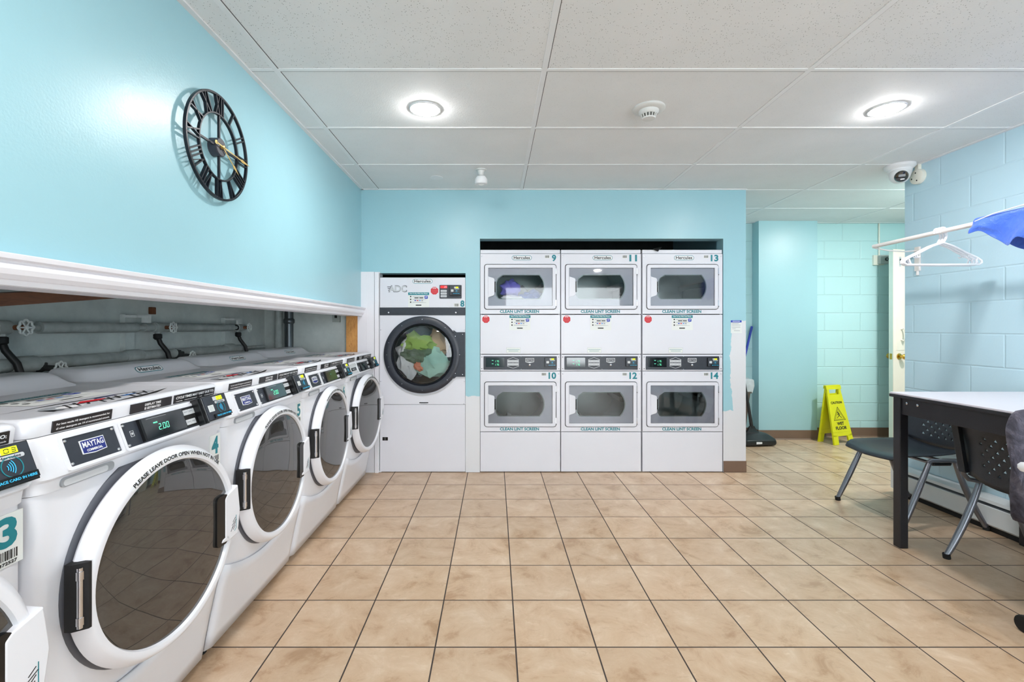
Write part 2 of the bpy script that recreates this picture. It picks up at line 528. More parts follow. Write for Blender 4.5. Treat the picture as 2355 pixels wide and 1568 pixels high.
    def text(s, string, x0, x1, z0, z1, y, m=None):
        if m: s.use(m)
        vs, fs = TEXT[string]
        return s.raw([(x0+u*(x1-x0), y, z0+w*(z1-z0)) for u, w in vs], fs)
    def arctext(s, string, cx, cz, r0, r1, a0, a1, y, m, ytilt=0.0):
        s.use(m); vs, fs = TEXT[string]; out = []
        for u, w in vs:
            a = math.radians(a0+(a1-a0)*u); r = r0+(r1-r0)*w
            out.append((cx+r*math.cos(a), y+ytilt*(r-r0)/(r1-r0), cz+r*math.sin(a)))
        return s.raw(out, fs)
    def seven(s, string, x, z, w, h, y, m, sl=0.12):
        s.use(m); seg = {'0':'abcdef','1':'bc','2':'abged','3':'abgcd','4':'fgbc','5':'afgcd','6':'afgedc','7':'abc','8':'abcdefg','9':'abcdfg'}
        t = w*0.17
        for ch in string:
            if ch == '.':
                s.raw([(x-t*0.6, y, z), (x+t*0.5, y, z), (x+t*0.5, y, z+t), (x-t*0.6, y, z+t)], [(0,1,2,3)]); x += w*0.3; continue
            R = {'a': (t, w-t, h-t, h), 'g': (t, w-t, h/2-t/2, h/2+t/2), 'd': (t, w-t, 0, t), 'f': (0, t, h/2+t*0.3, h-t*0.4), 'e': (0, t, t*0.4, h/2-t*0.3),
                 'b': (w-t, w, h/2+t*0.3, h-t*0.4), 'c': (w-t, w, t*0.4, h/2-t*0.3)}
            for k in seg.get(ch, ''):
                a, b, c, d = R[k]
                s.raw([(x+a+c*sl, y, z+c), (x+b+c*sl, y, z+c), (x+b+d*sl, y, z+d), (x+a+d*sl, y, z+d)], [(0,1,2,3)])
            x += w*1.35
        return s
    def build(s, name, parent=None, bevel=0, seg=2, angle=35, loc=None, rot=None, solid=0, subsurf=0, fixn=True):
        me = bpy.data.meshes.new(name)
        me.from_pydata(s.v, [], s.f)
        for nm in s.names: me.materials.append(MATS[nm])
        me.polygons.foreach_set('material_index', s.mi)
        sm = [True]*len(s.f) if bevel else s.sm
        me.polygons.foreach_set('use_smooth', sm)
        me.update()
        if fixn:
            bm = bmesh.new(); bm.from_mesh(me); bmesh.ops.recalc_face_normals(bm, faces=bm.faces); bm.to_mesh(me); bm.free()
        if any(s.sm) and not bevel: me.set_sharp_from_angle(angle=math.radians(40))
        o = bpy.data.objects.new(name, me); COL.objects.link(o)
        if solid:
            q = o.modifiers.new('solid', 'SOLIDIFY'); q.thickness = solid; q.offset = 0
        if subsurf:
            q = o.modifiers.new('sub', 'SUBSURF'); q.levels = subsurf; q.render_levels = subsurf
        if bevel:
            q = o.modifiers.new('bevel', 'BEVEL'); q.width = bevel; q.segments = seg; q.limit_method = 'ANGLE'; q.angle_limit = math.radians(angle); q.harden_normals = True
        if parent: o.parent = parent
        if loc: o.location = loc
        if rot: o.rotation_euler = rot
        return o

def thing(name, label, cat, loc=(0, 0, 0), rz=0, group=None):
    o = bpy.data.objects.new(name, None); COL.objects.link(o); o.empty_display_size = 0.1
    o.location = loc; o.rotation_euler = (0, 0, rz); tag(o, label, cat, group)
    return o
def tag(o, label, cat, group=None):
    o['label'] = label; o['category'] = cat
    if group: o['group'] = group
    return o
def struct(o):
    o['kind'] = 'structure'; return o
def dup(o, parent=None):
    c = o.copy(); COL.objects.link(c)
    if parent: c.parent = parent
    for ch in list(o.children): dup(ch, c)
    return c

# ------------------------------------------------------------------ the room shell
D0, RY, XR, XL, XC = 3.91, 5.19, 3.0, -1.117, -1.95
struct(MB('floor_tile').box(XC-0.1, 5.6, -2.7, RY+0.1, -0.08, 0).build('floor'))
struct(MB('ceiling_tile').box(XC-0.1, 5.6, -2.7, RY+0.1, CEIL, CEIL+0.08).build('ceiling'))
# suspended grid: white bars with a dark joint line along one edge
g = MB('grid_white')
for x in (-0.98, 0.222, 1.41, 2.60, 3.80, 5.0):
    g.use('grid_white').box(x-0.012, x+0.012, -2.6, RY, CEIL-0.0035, CEIL)
    g.use('joint_dark').box(x+0.012, x+0.0155, -2.6, RY, CEIL-0.0012, CEIL)
yy = 2.094-0.61*8
k = 0
while yy < RY:
    g.use('grid_white').box(XL, 5.5, yy-0.010, yy+0.010, CEIL-0.003, CEIL)
    g.use('joint_dark').box(XL, 5.5, yy+0.010, yy+0.0155, CEIL-0.0012, CEIL)
    yy += 0.61
struct(g.build('trim_ceiling_grid'))
g = MB('grid_white')
g.box(XL, XL+0.022, -2.6, D0, CEIL-0.006, CEIL); g.box(XL, 2.10, D0-0.02, D0, CEIL-0.006, CEIL); g.box(XR-0.022, XR, -2.6, 3.42, CEIL-0.006, CEIL)
struct(g.build('trim_wall_angle'))

w = MB('paint_blue'); w.box(XL-0.11, XL, -2.6, D0, 1.33, CEIL); struct(w.build('wall_left'))
w = MB('cavity_wall'); w.box(XC-0.1, XC, -2.7, RY, 0, CEIL); struct(w.build('wall_cavity'))
w = MB('cavity_wall'); w.box(XC, -1.13, 3.96, 4.04, 0, CEIL); struct(w.build('wall_cavity_end'))
w = MB('paint_patchy')
for x0, x1, z0 in ((-1.142, -0.966, 0), (-0.966, -0.245, 1.665), (-0.245, -0.125, 0), (-0.125, 1.911, 1.953), (1.911, 2.10, 0)):
    w.box(x0, x1, D0, D0+0.12, z0, CEIL)
w.box(1.98, 2.10, D0+0.12, RY, 0, CEIL)
struct(w.build('wall_back'))
struct(MB('block_back').box(2.10, 5.6, RY, RY+0.1, 0, CEIL).build('wall_alcove'))
struct(MB('utility_dark').box(XC, 2.10, RY, RY+0.1, 0, CEIL).build('wall_utility'))
struct(MB('paint_teal').box(2.857, 3.49, 5.06, RY, 0, CEIL).build('wall_pier'))
struct(MB('block_right').box(XR, 3.2, -2.6, 3.42, 0, CEIL).build('wall_right'))
struct(MB('block_back').box(3.2, 5.6, 3.22, 3.42, 0, CEIL).build('wall_hall'))
struct(MB('block_back').box(5.5, 5.6, 3.42, RY, 0, CEIL).build('wall_hall_end'))
w = MB('paint_blue'); WX0, WX1, WZ0, WZ1 = 0.2, 2.85, 0.35, 2.15  # unseen rear wall, opened for a window added as fill light
w.box(XC, WX0, -2.7, -2.6, 0, CEIL); w.box(WX1, 5.6, -2.7, -2.6, 0, CEIL); w.box(WX0, WX1, -2.7, -2.6, 0, WZ0); w.box(WX0, WX1, -2.7, -2.6, WZ1, CEIL)
struct(w.build('wall_rear'))
w = MB('trim_white'); w.ring([(WX0, WZ0), (WX1, WZ0), (WX1, WZ1), (WX0, WZ1)], [(WX0+0.05, WZ0+0.05), (WX1-0.05, WZ0+0.05), (WX1-0.05, WZ1-0.05), (WX0+0.05, WZ1-0.05)], -2.69, -2.62)
w.box((WX0+WX1)/2-0.025, (WX0+WX1)/2+0.025, -2.68, -2.63, WZ0+0.05, WZ1-0.05); wf = struct(w.build('added_fill_window'))  # out-of-view window, put in to brighten the room from behind the camera
MB('clear_glass').box(WX0+0.05, WX1-0.05, -2.658, -2.652, WZ0+0.05, WZ1-0.05).build('fill_window_pane', wf)

b = MB('base_brown'); b.box(1.912, 2.103, D0-0.006, D0, 0, 0.095); struct(b.build('baseboard_back', bevel=0.002))
b = MB('base_brown'); b.box(2.850, 3.496, 5.052, 5.06, 0, 0.1); b.box(3.49, 3.498, 5.06, RY, 0, 0.1); b.box(2.849, 2.857, 5.06, RY, 0, 0.1)
b.prof([(5.052, 0), (5.040, 0), (5.052, 0.012)], 2.85, 3.496)
b.box(2.10, 2.849, RY-0.008, RY, 0, 0.1); b.box(3.498, 5.5, RY-0.008, RY, 0, 0.1); b.prof([(RY-0.008, 0), (RY-0.02, 0), (RY-0.008, 0.012)], 3.498, 5.5)
struct(b.build('baseboard_alcove'))

# moulding along the lower edge of the upper left wall
pf = [(0.0, 1.306), (0.012, 1.306), (0.014, 1.318), (0.020, 1.320), (0.030, 1.330), (0.034, 1.342), (0.033, 1.352), (0.028, 1.356), (0.030, 1.360), (0.040, 1.364), (0.042, 1.374), (0.036, 1.377), (0.0, 1.379)]
t_ = MB('trim_white')
n = len(pf)
t_.raw([(XL+a, -2.6, z) for a, z in pf]+[(XL+a, D0, z) for a, z in pf], [tuple(range(n)), tuple(range(2*n-1, n-1, -1))]+[(i, (i+1) % n, (i+1) % n+n, i+n) for i in range(n)])
t_.box(XL-0.11, XL+0.001, -2.6, D0, 1.305, 1.33)
struct(t_.build('trim_moulding'))
# white jamb boards left of the big dryer
t_ = MB('trim_white'); t_.box(-1.145, -1.005, D0-0.012, D0, 0, 1.675); t_.box(-1.000, -0.968, D0-0.02, D0, 0, 1.67); t_.box(-1.07, -1.066, D0-0.0135, D0-0.012, 0, 1.67)
struct(t_.build('trim_jamb', bevel=0.002))
struct(MB('post_wood').box(-1.243, -1.146, 3.905, 3.958, 0, 1.305).build('trim_post', bevel=0.002))
struct(MB('white_plastic').box(-1.1, -0.95, D0+0.001, D0+0.3, 0, 0.01).build('trim_sill'))

# ------------------------------------------------------------------ recessed lamps
def make_lamp(x, y, label, group):
    t = thing('ceiling_light', label, 'ceiling light', (x, y, CEIL), 0, group)
    MB('white_plastic').lathe([(0.0735, -0.001), (0.0745, -0.0055), (0.079, -0.006), (0.083, -0.004), (0.084, 0.0)], 48, 'z', cap=False).build('trim_ring', t)
    MB('led_lens_hall' if x > 3 else 'led_lens').lathe([(0.0735, -0.004), (0.064, -0.0115), (0.045, -0.0165), (0.020, -0.019), (0.0001, -0.0195)], 48, 'z', cap=False).build('lens', t)
    return t
LL = ['round recessed ceiling light nearest the wall clock', 'round recessed ceiling light above the table side of the room', 'recessed ceiling light overhead by the washers', 'recessed ceiling light overhead by the table',
      'recessed ceiling light at the rear beside the washers', 'recessed ceiling light at the rear on the table side', 'recessed ceiling light in the hall beyond the block wall']
for i, (x, y) in enumerate(LAMPS): make_lamp(x, y, LL[i], 'recessed ceiling lights')

# ------------------------------------------------------------------ shared printed marks
def badge(mb, cx, cz, w, h, y):
    """oval logo sticker: teal outline, white field, black lettering"""
    mb.use('teal_ink').flat(rrect(cx-w/2, cx+w/2, cz-h/2, cz+h/2, h*0.499, 8), y)
    k = h*0.09
    mb.use('white_ink').flat(rrect(cx-w/2+k, cx+w/2-k, cz-h/2+k, cz+h/2-k, h*0.5-k-1e-5, 8), y-0.0004)
    mb.text('Hercules', cx-w*0.41, cx+w*0.41, cz-h*0.28, cz+h*0.34, y-0.0008, 'black_ink')
def barcode(mb, x0, x1, z0, z1, y, seed=3):
    rd = random.Random(seed); mb.use('black_ink'); x = x0; u = (x1-x0)/26
    while x < x1-u:
        ww = u*rd.choice((0.6, 1, 1.8)); ww = min(ww, x1-x)
        mb.flat([(x, z0), (x+ww, z0), (x+ww, z1), (x, z1)], y); x += ww+u*rd.choice((0.7, 1.0, 1.4))
def pay_label(mb, x0, x1, z0, z1, y):
    w, h = x1-x0, z1-z0
    R = lambda a, b, c, d, m, yy: mb.use(m).flat([(x0+a*w, z0+c*h), (x0+b*w, z0+c*h), (x0+b*w, z0+d*h), (x0+a*w, z0+d*h)], yy)
    R(0, 1, 0, 0.86, 'sticker_paper', y)
    R(0, 1, 0.82, 1.0, 'teal_ink', y-0.0004)
    mb.text('How To Pay With Your Phone', x0+0.07*w, x0+0.93*w, z0+0.87*h, z0+0.96*h, y-0.0008, 'white_ink')
    for q in (0.72, 0.53, 0.34):
        mb.use('black_ink').flat(circle(x0+0.12*w, z0+q*h, 0.035*w, 12), y-0.0004)
        R(0.2, 0.72, q+0.005, q+0.02, 'grey_ink', y-0.0004); R(0.2, 0.86, q-0.03, q-0.015, 'grey_ink', y-0.0004)
    R(0.30, 0.5, 0.60, 0.66, 'black_ink', y-0.0006); R(0.53, 0.72, 0.60, 0.66, 'black_ink', y-0.0006)
    for q, m in ((0.30, 'royal_ink'), (0.41, 'red_ink'), (0.52, 'sky_ink'), (0.63, 'grey_ink')): R(q, q+0.08, 0.42, 0.48, m, y-0.0006)
    mb.use('royal_ink').flat(rrect(x0+0.78*w, x0+0.94*w, z0+0.57*h, z0+0.78*h, 0.03*w, 4), y-0.0006)
    mb.text('CP', x0+0.81*w, x0+0.91*w, z0+0.65*h, z0+0.73*h, y-0.001, 'white_ink')
    R(0.36, 0.63, 0.10, 0.17, 'black_ink', y-0.0004)
def octagon(mb, cx, cz, r, y):
    mb.use('red_ink').flat([(cx+r/math.cos(PI/8)*math.cos(PI/8+i*PI/4), cz+r/math.cos(PI/8)*math.sin(PI/8+i*PI/4)) for i in range(8)], y)
    mb.text('STOP', cx-0.5*r, cx+0.5*r, cz+0.52*r, cz+0.84*r, y-0.0005, 'white_ink')
    mb.use('pink_ink')
    for i in range(6):
        q = 0.3-i*0.2; ww = (0.72, 0.8, 0.82, 0.8, 0.66, 0.4)[i]
        mb.flat([(cx-ww*r, cz+q*r), (cx+ww*r, cz+q*r), (cx+ww*r, cz+(q+0.035)*r), (cx-ww*r, cz+(q+0.035)*r)], y-0.0005)
def screw(mb, x, z, y, r=0.0045):
    mb.use('chrome').lathe([(r, y+0.002), (r, y), (r*0.6, y-r*0.5), (0.0001, y-r*0.6)], 12, 'y', (x, 0, z), cap=False)
def card_reader_face(mb, x0, x1, z0, z1, y, yd=None, code=None):
    """front of a card reader: name, contactless mark, label, slot"""
    w, h = x1-x0, z1-z0
    P = lambda a, b, c, d, m, yy: mb.use(m).flat([(x0+a*w, z0+c*h), (x0+b*w, z0+c*h), (x0+b*w, z0+d*h), (x0+a*w, z0+d*h)], yy)
    P(0.40, 0.58, 0.78, 0.95, 'light_grey', y-0.0004)
    P(0.56, 0.82, 0.78, 0.95, 'led_yellow', y-0.0006)
    if code: mb.seven(code, x0+0.60*w, z0+0.80*h, 0.08*w, 0.12*h, y-0.001, 'black_ink')
    mb.use('light_grey').flat(rrect(x0+0.44*w, x0+0.90*w, z0+0.64*h, z0+0.75*h, 0.05*h, 4), y-0.0004)
    mb.text('Hercules', x0+0.5*w, x0+0.84*w, z0+0.66*h, z0+0.73*h, y-0.0008, 'charcoal')
    P(0.10, 0.34, 0.34, 0.62, 'sticker_paper', y-0.0004)
    for i in range(4): P(0.13, 0.31, 0.38+i*0.06, 0.40+i*0.06, 'grey_ink', y-0.0008)
    mb.use('teal_ink').ring(circle(x0+0.66*w, z0+0.44*h, 0.17*w, 24), circle(x0+0.66*w, z0+0.44*h, 0.155*w, 24), y-0.0008, y-0.0002)
    for i in range(4):
        r = (0.05+0.035*i)*w; a = [math.radians(-40+80*j/6) for j in range(7)]
        o = [(x0+0.54*w+r*math.cos(q), z0+0.44*h+r*math.sin(q)) for q in a]; o2 = [(x0+0.54*w+(r+0.015*w)*math.cos(q), z0+0.44*h+(r+0.015*w)*math.sin(q)) for q in reversed(a)]
        mb.use('cyan_ink').flat(o2+o, y-0.001)
    mb.use('black_plastic').prism(rrect(x0+0.22*w, x0+0.98*w, z0+0.02*h, z0+0.20*h, 0.02*h, 3), y-0.006, y)
    mb.text('PLACE CARD IN HERE', x0+0.30*w, x0+0.94*w, z0+0.07*h, z0+0.14*h, y-0.0065, 'cyan_ink')

# ------------------------------------------------------------------ front-loading washers
TH = math.radians(-20.1)                         # lean of the control console
def con(mb): return mb.fr(0, -0.0195, 0.927, rx=TH)   # frame of the sloped console face
SP = [(0.845, -0.015), (0.40, -0.016), (0.33, -0.012), (0.20, 0.018), (0.10, 0.038), (0.03, 0.050)]   # body face, z / y
def face_y(z):
    for (z1, y1), (z2, y2) in zip(SP, SP[1:]):
        if z <= z1 and z >= z2: return y1+(y2-y1)*(z1-z)/(z1-z2)
    return SP[-1][1]
def section(z, yf, hw=0.346, yb=0.66, r=0.035, n=5):
    p = []
    for i in range(n+1):
        a = math.radians(180+90*i/n); p.append((-hw+r+r*math.cos(a), yf+r+r*math.sin(a), z))
    for i in range(n+1):
        a = math.radians(270+90*i/n); p.append((hw-r+r*math.cos(a), yf+r+r*math.sin(a), z))
    p += [(hw, yb, z), (-hw, yb, z)]
    return p

def make_washer():
    t = thing('washing_machine', '', 'washing machine')
    b = MB('white_enamel')
    b.loft([section(z, y) for z, y in reversed(SP)], smooth=True)
    b.build('cabinet', t)
    # console
    c = MB('white_enamel')
    c.loft([section(0.847, -0.022), section(0.872, -0.025, r=0.033), section(0.880, -0.036, r=0.03), section(0.890, -0.0355, r=0.03), section(0.962, -0.009, r=0.03), section(0.9685, -0.002, r=0.03)], smooth=True)
    con(c); c.use('white_enamel')
    c.ring(rrect(-0.288, -0.122, -0.046, 0.037, 0.010), rrect(-0.277, -0.131, -0.0385, 0.029, 0.003), -0.006, 0.002)
    c.ring(rrect(-0.118, 0.332, -0.046, 0.037, 0.010), rrect(-0.110, 0.323, -0.0385, 0.029, 0.003), -0.005, 0.002)
    c.build('console', t)
    # grip pocket of the detergent drawer below the badge plate
    q = MB('mid_grey'); q.fr(0, 0, 0)
    q.use('grey_plastic').prism(rrect(-0.292, -0.145, 0.849, 0.871, 0.010), -0.0275, -0.020)
    q.use('light_grey').prism(rrect(-0.286, -0.165, 0.851, 0.866, 0.007), -0.0285, -0.027)
    q.build('drawer_grip', t)
    # second panel: display and buttons
    p = MB('charcoal'); con(p)
    p.prism(rrect(-0.110, 0.323, -0.0385, 0.029, 0.003), -0.003, 0.001)
    for sx, sz in ((-0.103, 0.023), (-0.103, -0.032)): screw(p, sx, sz, -0.003)
    p.use('light_grey').ring([(-0.088, -0.012), (-0.076, -0.012), (-0.076, 0.004), (-0.088, 0.004)], [(-0.087, -0.011), (-0.077, -0.011), (-0.077, 0.003), (-0.087, 0.003)], -0.0036, -0.003)
    p.use('light_grey').flat(circle(-0.082, -0.004, 0.0035, 10), -0.0036)
    p.use('matte_black').prism(rrect(0.124, 0.208, -0.034, 0.026, 0.002), -0.0042, 0)
    for i in range(3): p.use('light_grey').prism(rrect(0.130+i*0.0225, 0.1515+i*0.0225, 0.004, 0.021, 0.0015), -0.0055, -0.004)
    for i in range(2): p.use('light_grey').prism(rrect(0.130+i*0.0225, 0.1515+i*0.0225, -0.028, -0.011, 0.0015), -0.0055, -0.004)
    p.use('grey_ink')
    for i in range(5): p.flat([(0.133+(i % 3)*0.0225, (0.0125, -0.020)[i > 2]), (0.149+(i % 3)*0.0225, (0.0125, -0.020)[i > 2]), (0.149+(i % 3)*0.0225, (0.0150, -0.0175)[i > 2]), (0.133+(i % 3)*0.0225, (0.0150, -0.0175)[i > 2])], -0.0058)
    p.build('control_panel', t)
    d = MB('display_glass'); con(d)
    d.use('display_glass').prism(rrect(-0.052, 0.120, -0.033, 0.027, 0.002), -0.010, -0.002)
    d.use('black_plastic').box(-0.056, -0.048, -0.0115, -0.003, -0.035, 0.028)
    d.use('light_grey').flat([(-0.030, 0.0225), (0.05, 0.0225), (0.05, 0.0231), (-0.030, 0.0231)], -0.0103)
    d.build('display', t)
    MB('button_green').fr(0, -0.0195, 0.927, rx=TH).lathe([(0.0075, -0.003), (0.0075, -0.006), (0.006, -0.0075), (0.0001, -0.008)], 20, 'y', (0.200, 0, -0.019), cap=False).build('start_button', t)
    r = MB('black_plastic'); con(r)
    r.prism([(0.188, -0.040), (0.322, -0.040), (0.322, 0.043), (0.188, 0.043)], -0.034, -0.002)
    r.use('black_plastic').prism([(0.182, -0.043), (0.205, -0.043), (0.205, 0.045), (0.182, 0.045)], -0.026, -0.002)
    r.use('grey_plastic').box(0.190, 0.1915, -0.0346, -0.033, -0.038, 0.042)
    r.build('card_reader', t, bevel=0.002)
    # lid with raised back
    l = MB('white_enamel')
    def lsec(z, yf, hw, yb=0.66): return section(z, yf, hw, yb, 0.028)
    l.loft([lsec(0.970, 0.0, 0.347), lsec(0.998, -0.0035, 0.348), lsec(1.006, 0.0, 0.346), lsec(1.0105, 0.008, 0.340), lsec(1.0115, 0.020, 0.330, 0.60), lsec(1.006, 0.040, 0.318, 0.58), lsec(1.0045, 0.048, 0.312, 0.56)], smooth=True)
    l.build('lid', t)
    k = MB('white_enamel')
    def bsec(z, yf, hw, r=0.02): return section(z, yf, hw, 0.66, r)
    k.loft([bsec(1.0, 0.475, 0.338), bsec(1.008, 0.488, 0.334), bsec(1.020, 0.500, 0.322, 0.03), bsec(1.040, 0.518, 0.306, 0.035), bsec(1.052, 0.533, 0.292, 0.035), bsec(1.055, 0.550, 0.280, 0.035)], smooth=True)
    k.build('backsplash', t)
    q = MB('teal_ink'); q.fr(0.0, 0.5087, 1.0295, rx=-math.radians(42.5)); badge(q, 0, 0.0, 0.155, 0.033, -0.0022); q.build('logo_sticker', t)
    # stickers on the lid edge
    def edge(name, x0, x1):
        s = MB('sticker_black'); s.fr(0, -0.0045, 0.986, rx=math.radians(-(-7)))
        s.use('sticker_black').prism([(x0, -0.0135), (x1, -0.0135), (x1, 0.0125), (x0, 0.0125)], -0.0006, 0.003); return s
    s = edge('a', -0.288, -0.125)
    s.text('For best results HE detergent is recommended, for', -0.280, -0.133, 0.0002, 0.0062, -0.0012, 'white_ink'); s.text('all other detergents use 1/4 of recommended amount.', -0.280, -0.133, -0.0095, -0.0035, -0.0012); s.build('detergent_sticker', t)
    s = edge('b', -0.062, 0.099)
    s.text('DISPLAY TIME', -0.012, 0.052, 0.0008, 0.0078, -0.0012, 'white_ink'); s.text('IS ESTIMATED', -0.012, 0.052, -0.0098, -0.0028, -0.0012); s.build('display_sticker', t)
    s = edge('c', 0.112, 0.318)
    s.text('CYCLE TIMES MAY VARY DUE TO:', 0.118, 0.312, -0.001, 0.0072, -0.0012, 'white_ink'); s.text('• Load size    • Amount of detergent    • Suds    • Unbalanced loads', 0.118, 0.312, -0.0103, -0.0055, -0.0012); s.build('cycle_sticker', t)
    # printed decals on top of the lid
    def top(mb): return mb.fr(0, 0, 1.0047, rx=-PI/2)     # x right, z -> towards the back
    s = top(MB('black_ink'))
    s.use('black_ink').flat([(-0.25, 0.165), (-0.10, 0.172), (0.10, 0.166), (0.23, 0.135), (0.10, 0.158), (-0.10, 0.163)], -0.0006)
    s.flat([(-0.10, 0.045), (0.02, 0.050), (0.14, 0.070), (0.25, 0.115), (0.13, 0.085), (0.0, 0.064)], -0.0006)
    s.use('grey_ink').flat([(-0.20, 0.075)]+[(-0.15+0.05*math.cos(a*PI/8), 0.105+0.035*math.sin(a*PI/8)) for a in range(14)], -0.0006)
    s.use('white_ink').flat([(-0.13+0.035*math.cos(a*PI/6), 0.10+0.022*math.sin(a*PI/6)) for a in range(12)], -0.0009)
    s.use('black_ink')
    for i in range(9):
        a = -0.15+i*0.035; s.bar((a, 0.078+0.008*(i % 3)), (a+0.04, 0.135+0.006*(i % 2)), 0.006, -0.0011, -0.0006)
        s.bar((a+0.01, 0.125), (a+0.045, 0.118-0.004*i % 0.02), 0.004, -0.0011, -0.0006)
    s.use('red_ink').flat([(-0.09, 0.118), (-0.02, 0.112), (0.02, 0.130), (-0.05, 0.145)], -0.0013)
    s.use('sky_ink').flat([(0.07, 0.112), (0.12, 0.118), (0.10, 0.126), (0.06, 0.122)], -0.0013)
    s.use('navy_ink').flat([(0.0, 0.145), (0.08, 0.150), (0.08, 0.156), (0.0, 0.152)], -0.0013)
    s.build('lid_decal', t)
    s = top(MB('teal_ink')); pay_label(s, -0.12, 0.14, 0.20, 0.36, -0.0006); s.build('pay_decal', t)
    # front door surround and skirt
    s = MB('seal_grey'); s.lathe([(0.286, -0.010), (0.286, -0.018), (0.281, -0.022), (0.20, -0.022), (0.20, -0.01)], 72, 'y', (0, 0, 0.583), cap=False); s.build('door_surround', t)
    k = MB('white_enamel')
    N = 28; vs = []; fs = []
    rows = 6
    for i in range(N+1):
        x = -0.343+0.686*i/N; zt = 0.262+0.085*min(1, (abs(x)/0.34)**1.8)
        for j in range(rows+1):
            z = zt+(0.035-zt)*j/rows; e = 0.0 if abs(x) < 0.32 else (abs(x)-0.32)*0.6
            vs.append((x, face_y(z)-0.0055+e, z))
    for i in range(N):
        for j in range(rows):
            a = i*(rows+1)+j; fs.append((a, a+rows+1, a+rows+2, a+1))
    k.raw(vs, fs, True)
    k.build('lower_panel', t, solid=0.006)
    for sx in (-0.30, 0.30):
        f = MB('rubber'); f.lathe([(0.024, 0.0), (0.024, 0.010), (0.012, 0.013), (0.012, 0.035)], 20, 'z', (sx, 0.10, 0)); f.build('foot', t)
        f = MB('rubber'); f.lathe([(0.024, 0.0), (0.024, 0.010), (0.012, 0.013), (0.012, 0.035)], 20, 'z', (sx, 0.58, 0)); f.build('foot', t)
    # door; origin on the hinge line
    C = 0.290
    dr = MB('white_enamel')
    dr.lathe([(0.232, -0.004), (0.262, 0.0), (0.279, -0.003), (0.283, -0.010), (0.2815, -0.018), (0.267, -0.041), (0.262, -0.0435), (0.256, -0.044), (0.247, -0.0425), (0.244, -0.036), (0.240, -0.024), (0.232, -0.004)], 96, 'y', (C, 0, 0), cap=False)
    door = dr.build('door', t, loc=(-C, -0.0235, 0.583))
    MB('smoked_glass').lathe([(0.2435, -0.034), (0.225, -0.0370), (0.19, -0.0405), (0.14, -0.0435), (0.08, -0.0455), (0.0001, -0.046)], 96, 'y', (C, 0, 0), cap=False).build('glass', door)
    h = MB('black_plastic')
    h.prism(rrect(C+0.168, C+0.222, -0.087, 0.076, 0.014), -0.0480, -0.030); h.build('handle_recess', door)
    h = MB('white_enamel')
    h.prism([(C+0.207, -0.066), (C+0.225, -0.084), (C+0.273, -0.079), (C+0.285, 0.0), (C+0.273, 0.088), (C+0.218, 0.071), (C+0.207, 0.060)], -0.0500, -0.006)
    h.prism([(C+0.188, -0.078), (C+0.226, -0.084), (C+0.226, -0.062), (C+0.194, -0.068)], -0.0500, -0.03)
    h.build('handle', door, bevel=0.004)
    h = MB('teal_ink'); h.bar((C+0.262, -0.055), (C+0.262, -0.012), 0.0015, -0.0508, -0.0502); h.bar((C+0.262, -0.055), (C+0.252, -0.062), 0.0015, -0.0508, -0.0502)
    h.use('black_ink')
    for a, bb in (((0.244, -0.030), (0.258, -0.018)), ((0.240, -0.040), (0.262, -0.026)), ((0.238, -0.052), (0.258, -0.034)), ((0.246, -0.056), (0.256, -0.044)), ((0.234, -0.058), (0.244, -0.044))):
        h.bar((C+a[0], a[1]), (C+bb[0], bb[1]), 0.0016, -0.0508, -0.0502)
    h.build('handle_sticker', door)
    h = MB('matte_black'); hp = [(0.005, -0.004), (0.006, -0.021), (0.024, -0.0450), (0.031, -0.0455), (0.031, -0.004)]
    h.raw([(a, b_, -0.062) for a, b_ in hp]+[(a, b_, 0.090) for a, b_ in hp], [tuple(range(5)), tuple(range(9, 4, -1))]+[(i, i+5, (i+1) % 5+5, (i+1) % 5) for i in range(5)])
    h.use('chrome').tube([(0.014, -0.0335, -0.055), (0.014, -0.0335, 0.082)], 0.0065, 12); h.tube([(0.014, -0.0335, -0.048), (0.014, -0.0335, -0.03)], 0.0082, 12); h.tube([(0.014, -0.0335, 0.055), (0.014, -0.0335, 0.074)], 0.0082, 12)
    h.build('hinge', door)
    h = MB('black_ink'); h.use('sticker_paper')
    av = [math.radians(125-81*i/30) for i in range(31)]
    h.raw([(C+rr*math.cos(a), yy_, rr*math.sin(a)) for a in av for rr, yy_ in ((0.2545, -0.0446), (0.2665, -0.0420))], [(2*i, 2*i+1, 2*i+3, 2*i+2) for i in range(30)])
    h.arctext('PLEASE LEAVE DOOR OPEN WHEN NOT IN USE', C, 0, 0.2555, 0.2665, 123, 46, -0.0451, 'black_ink', 0.0022); h.build('door_lettering', door)
    return t

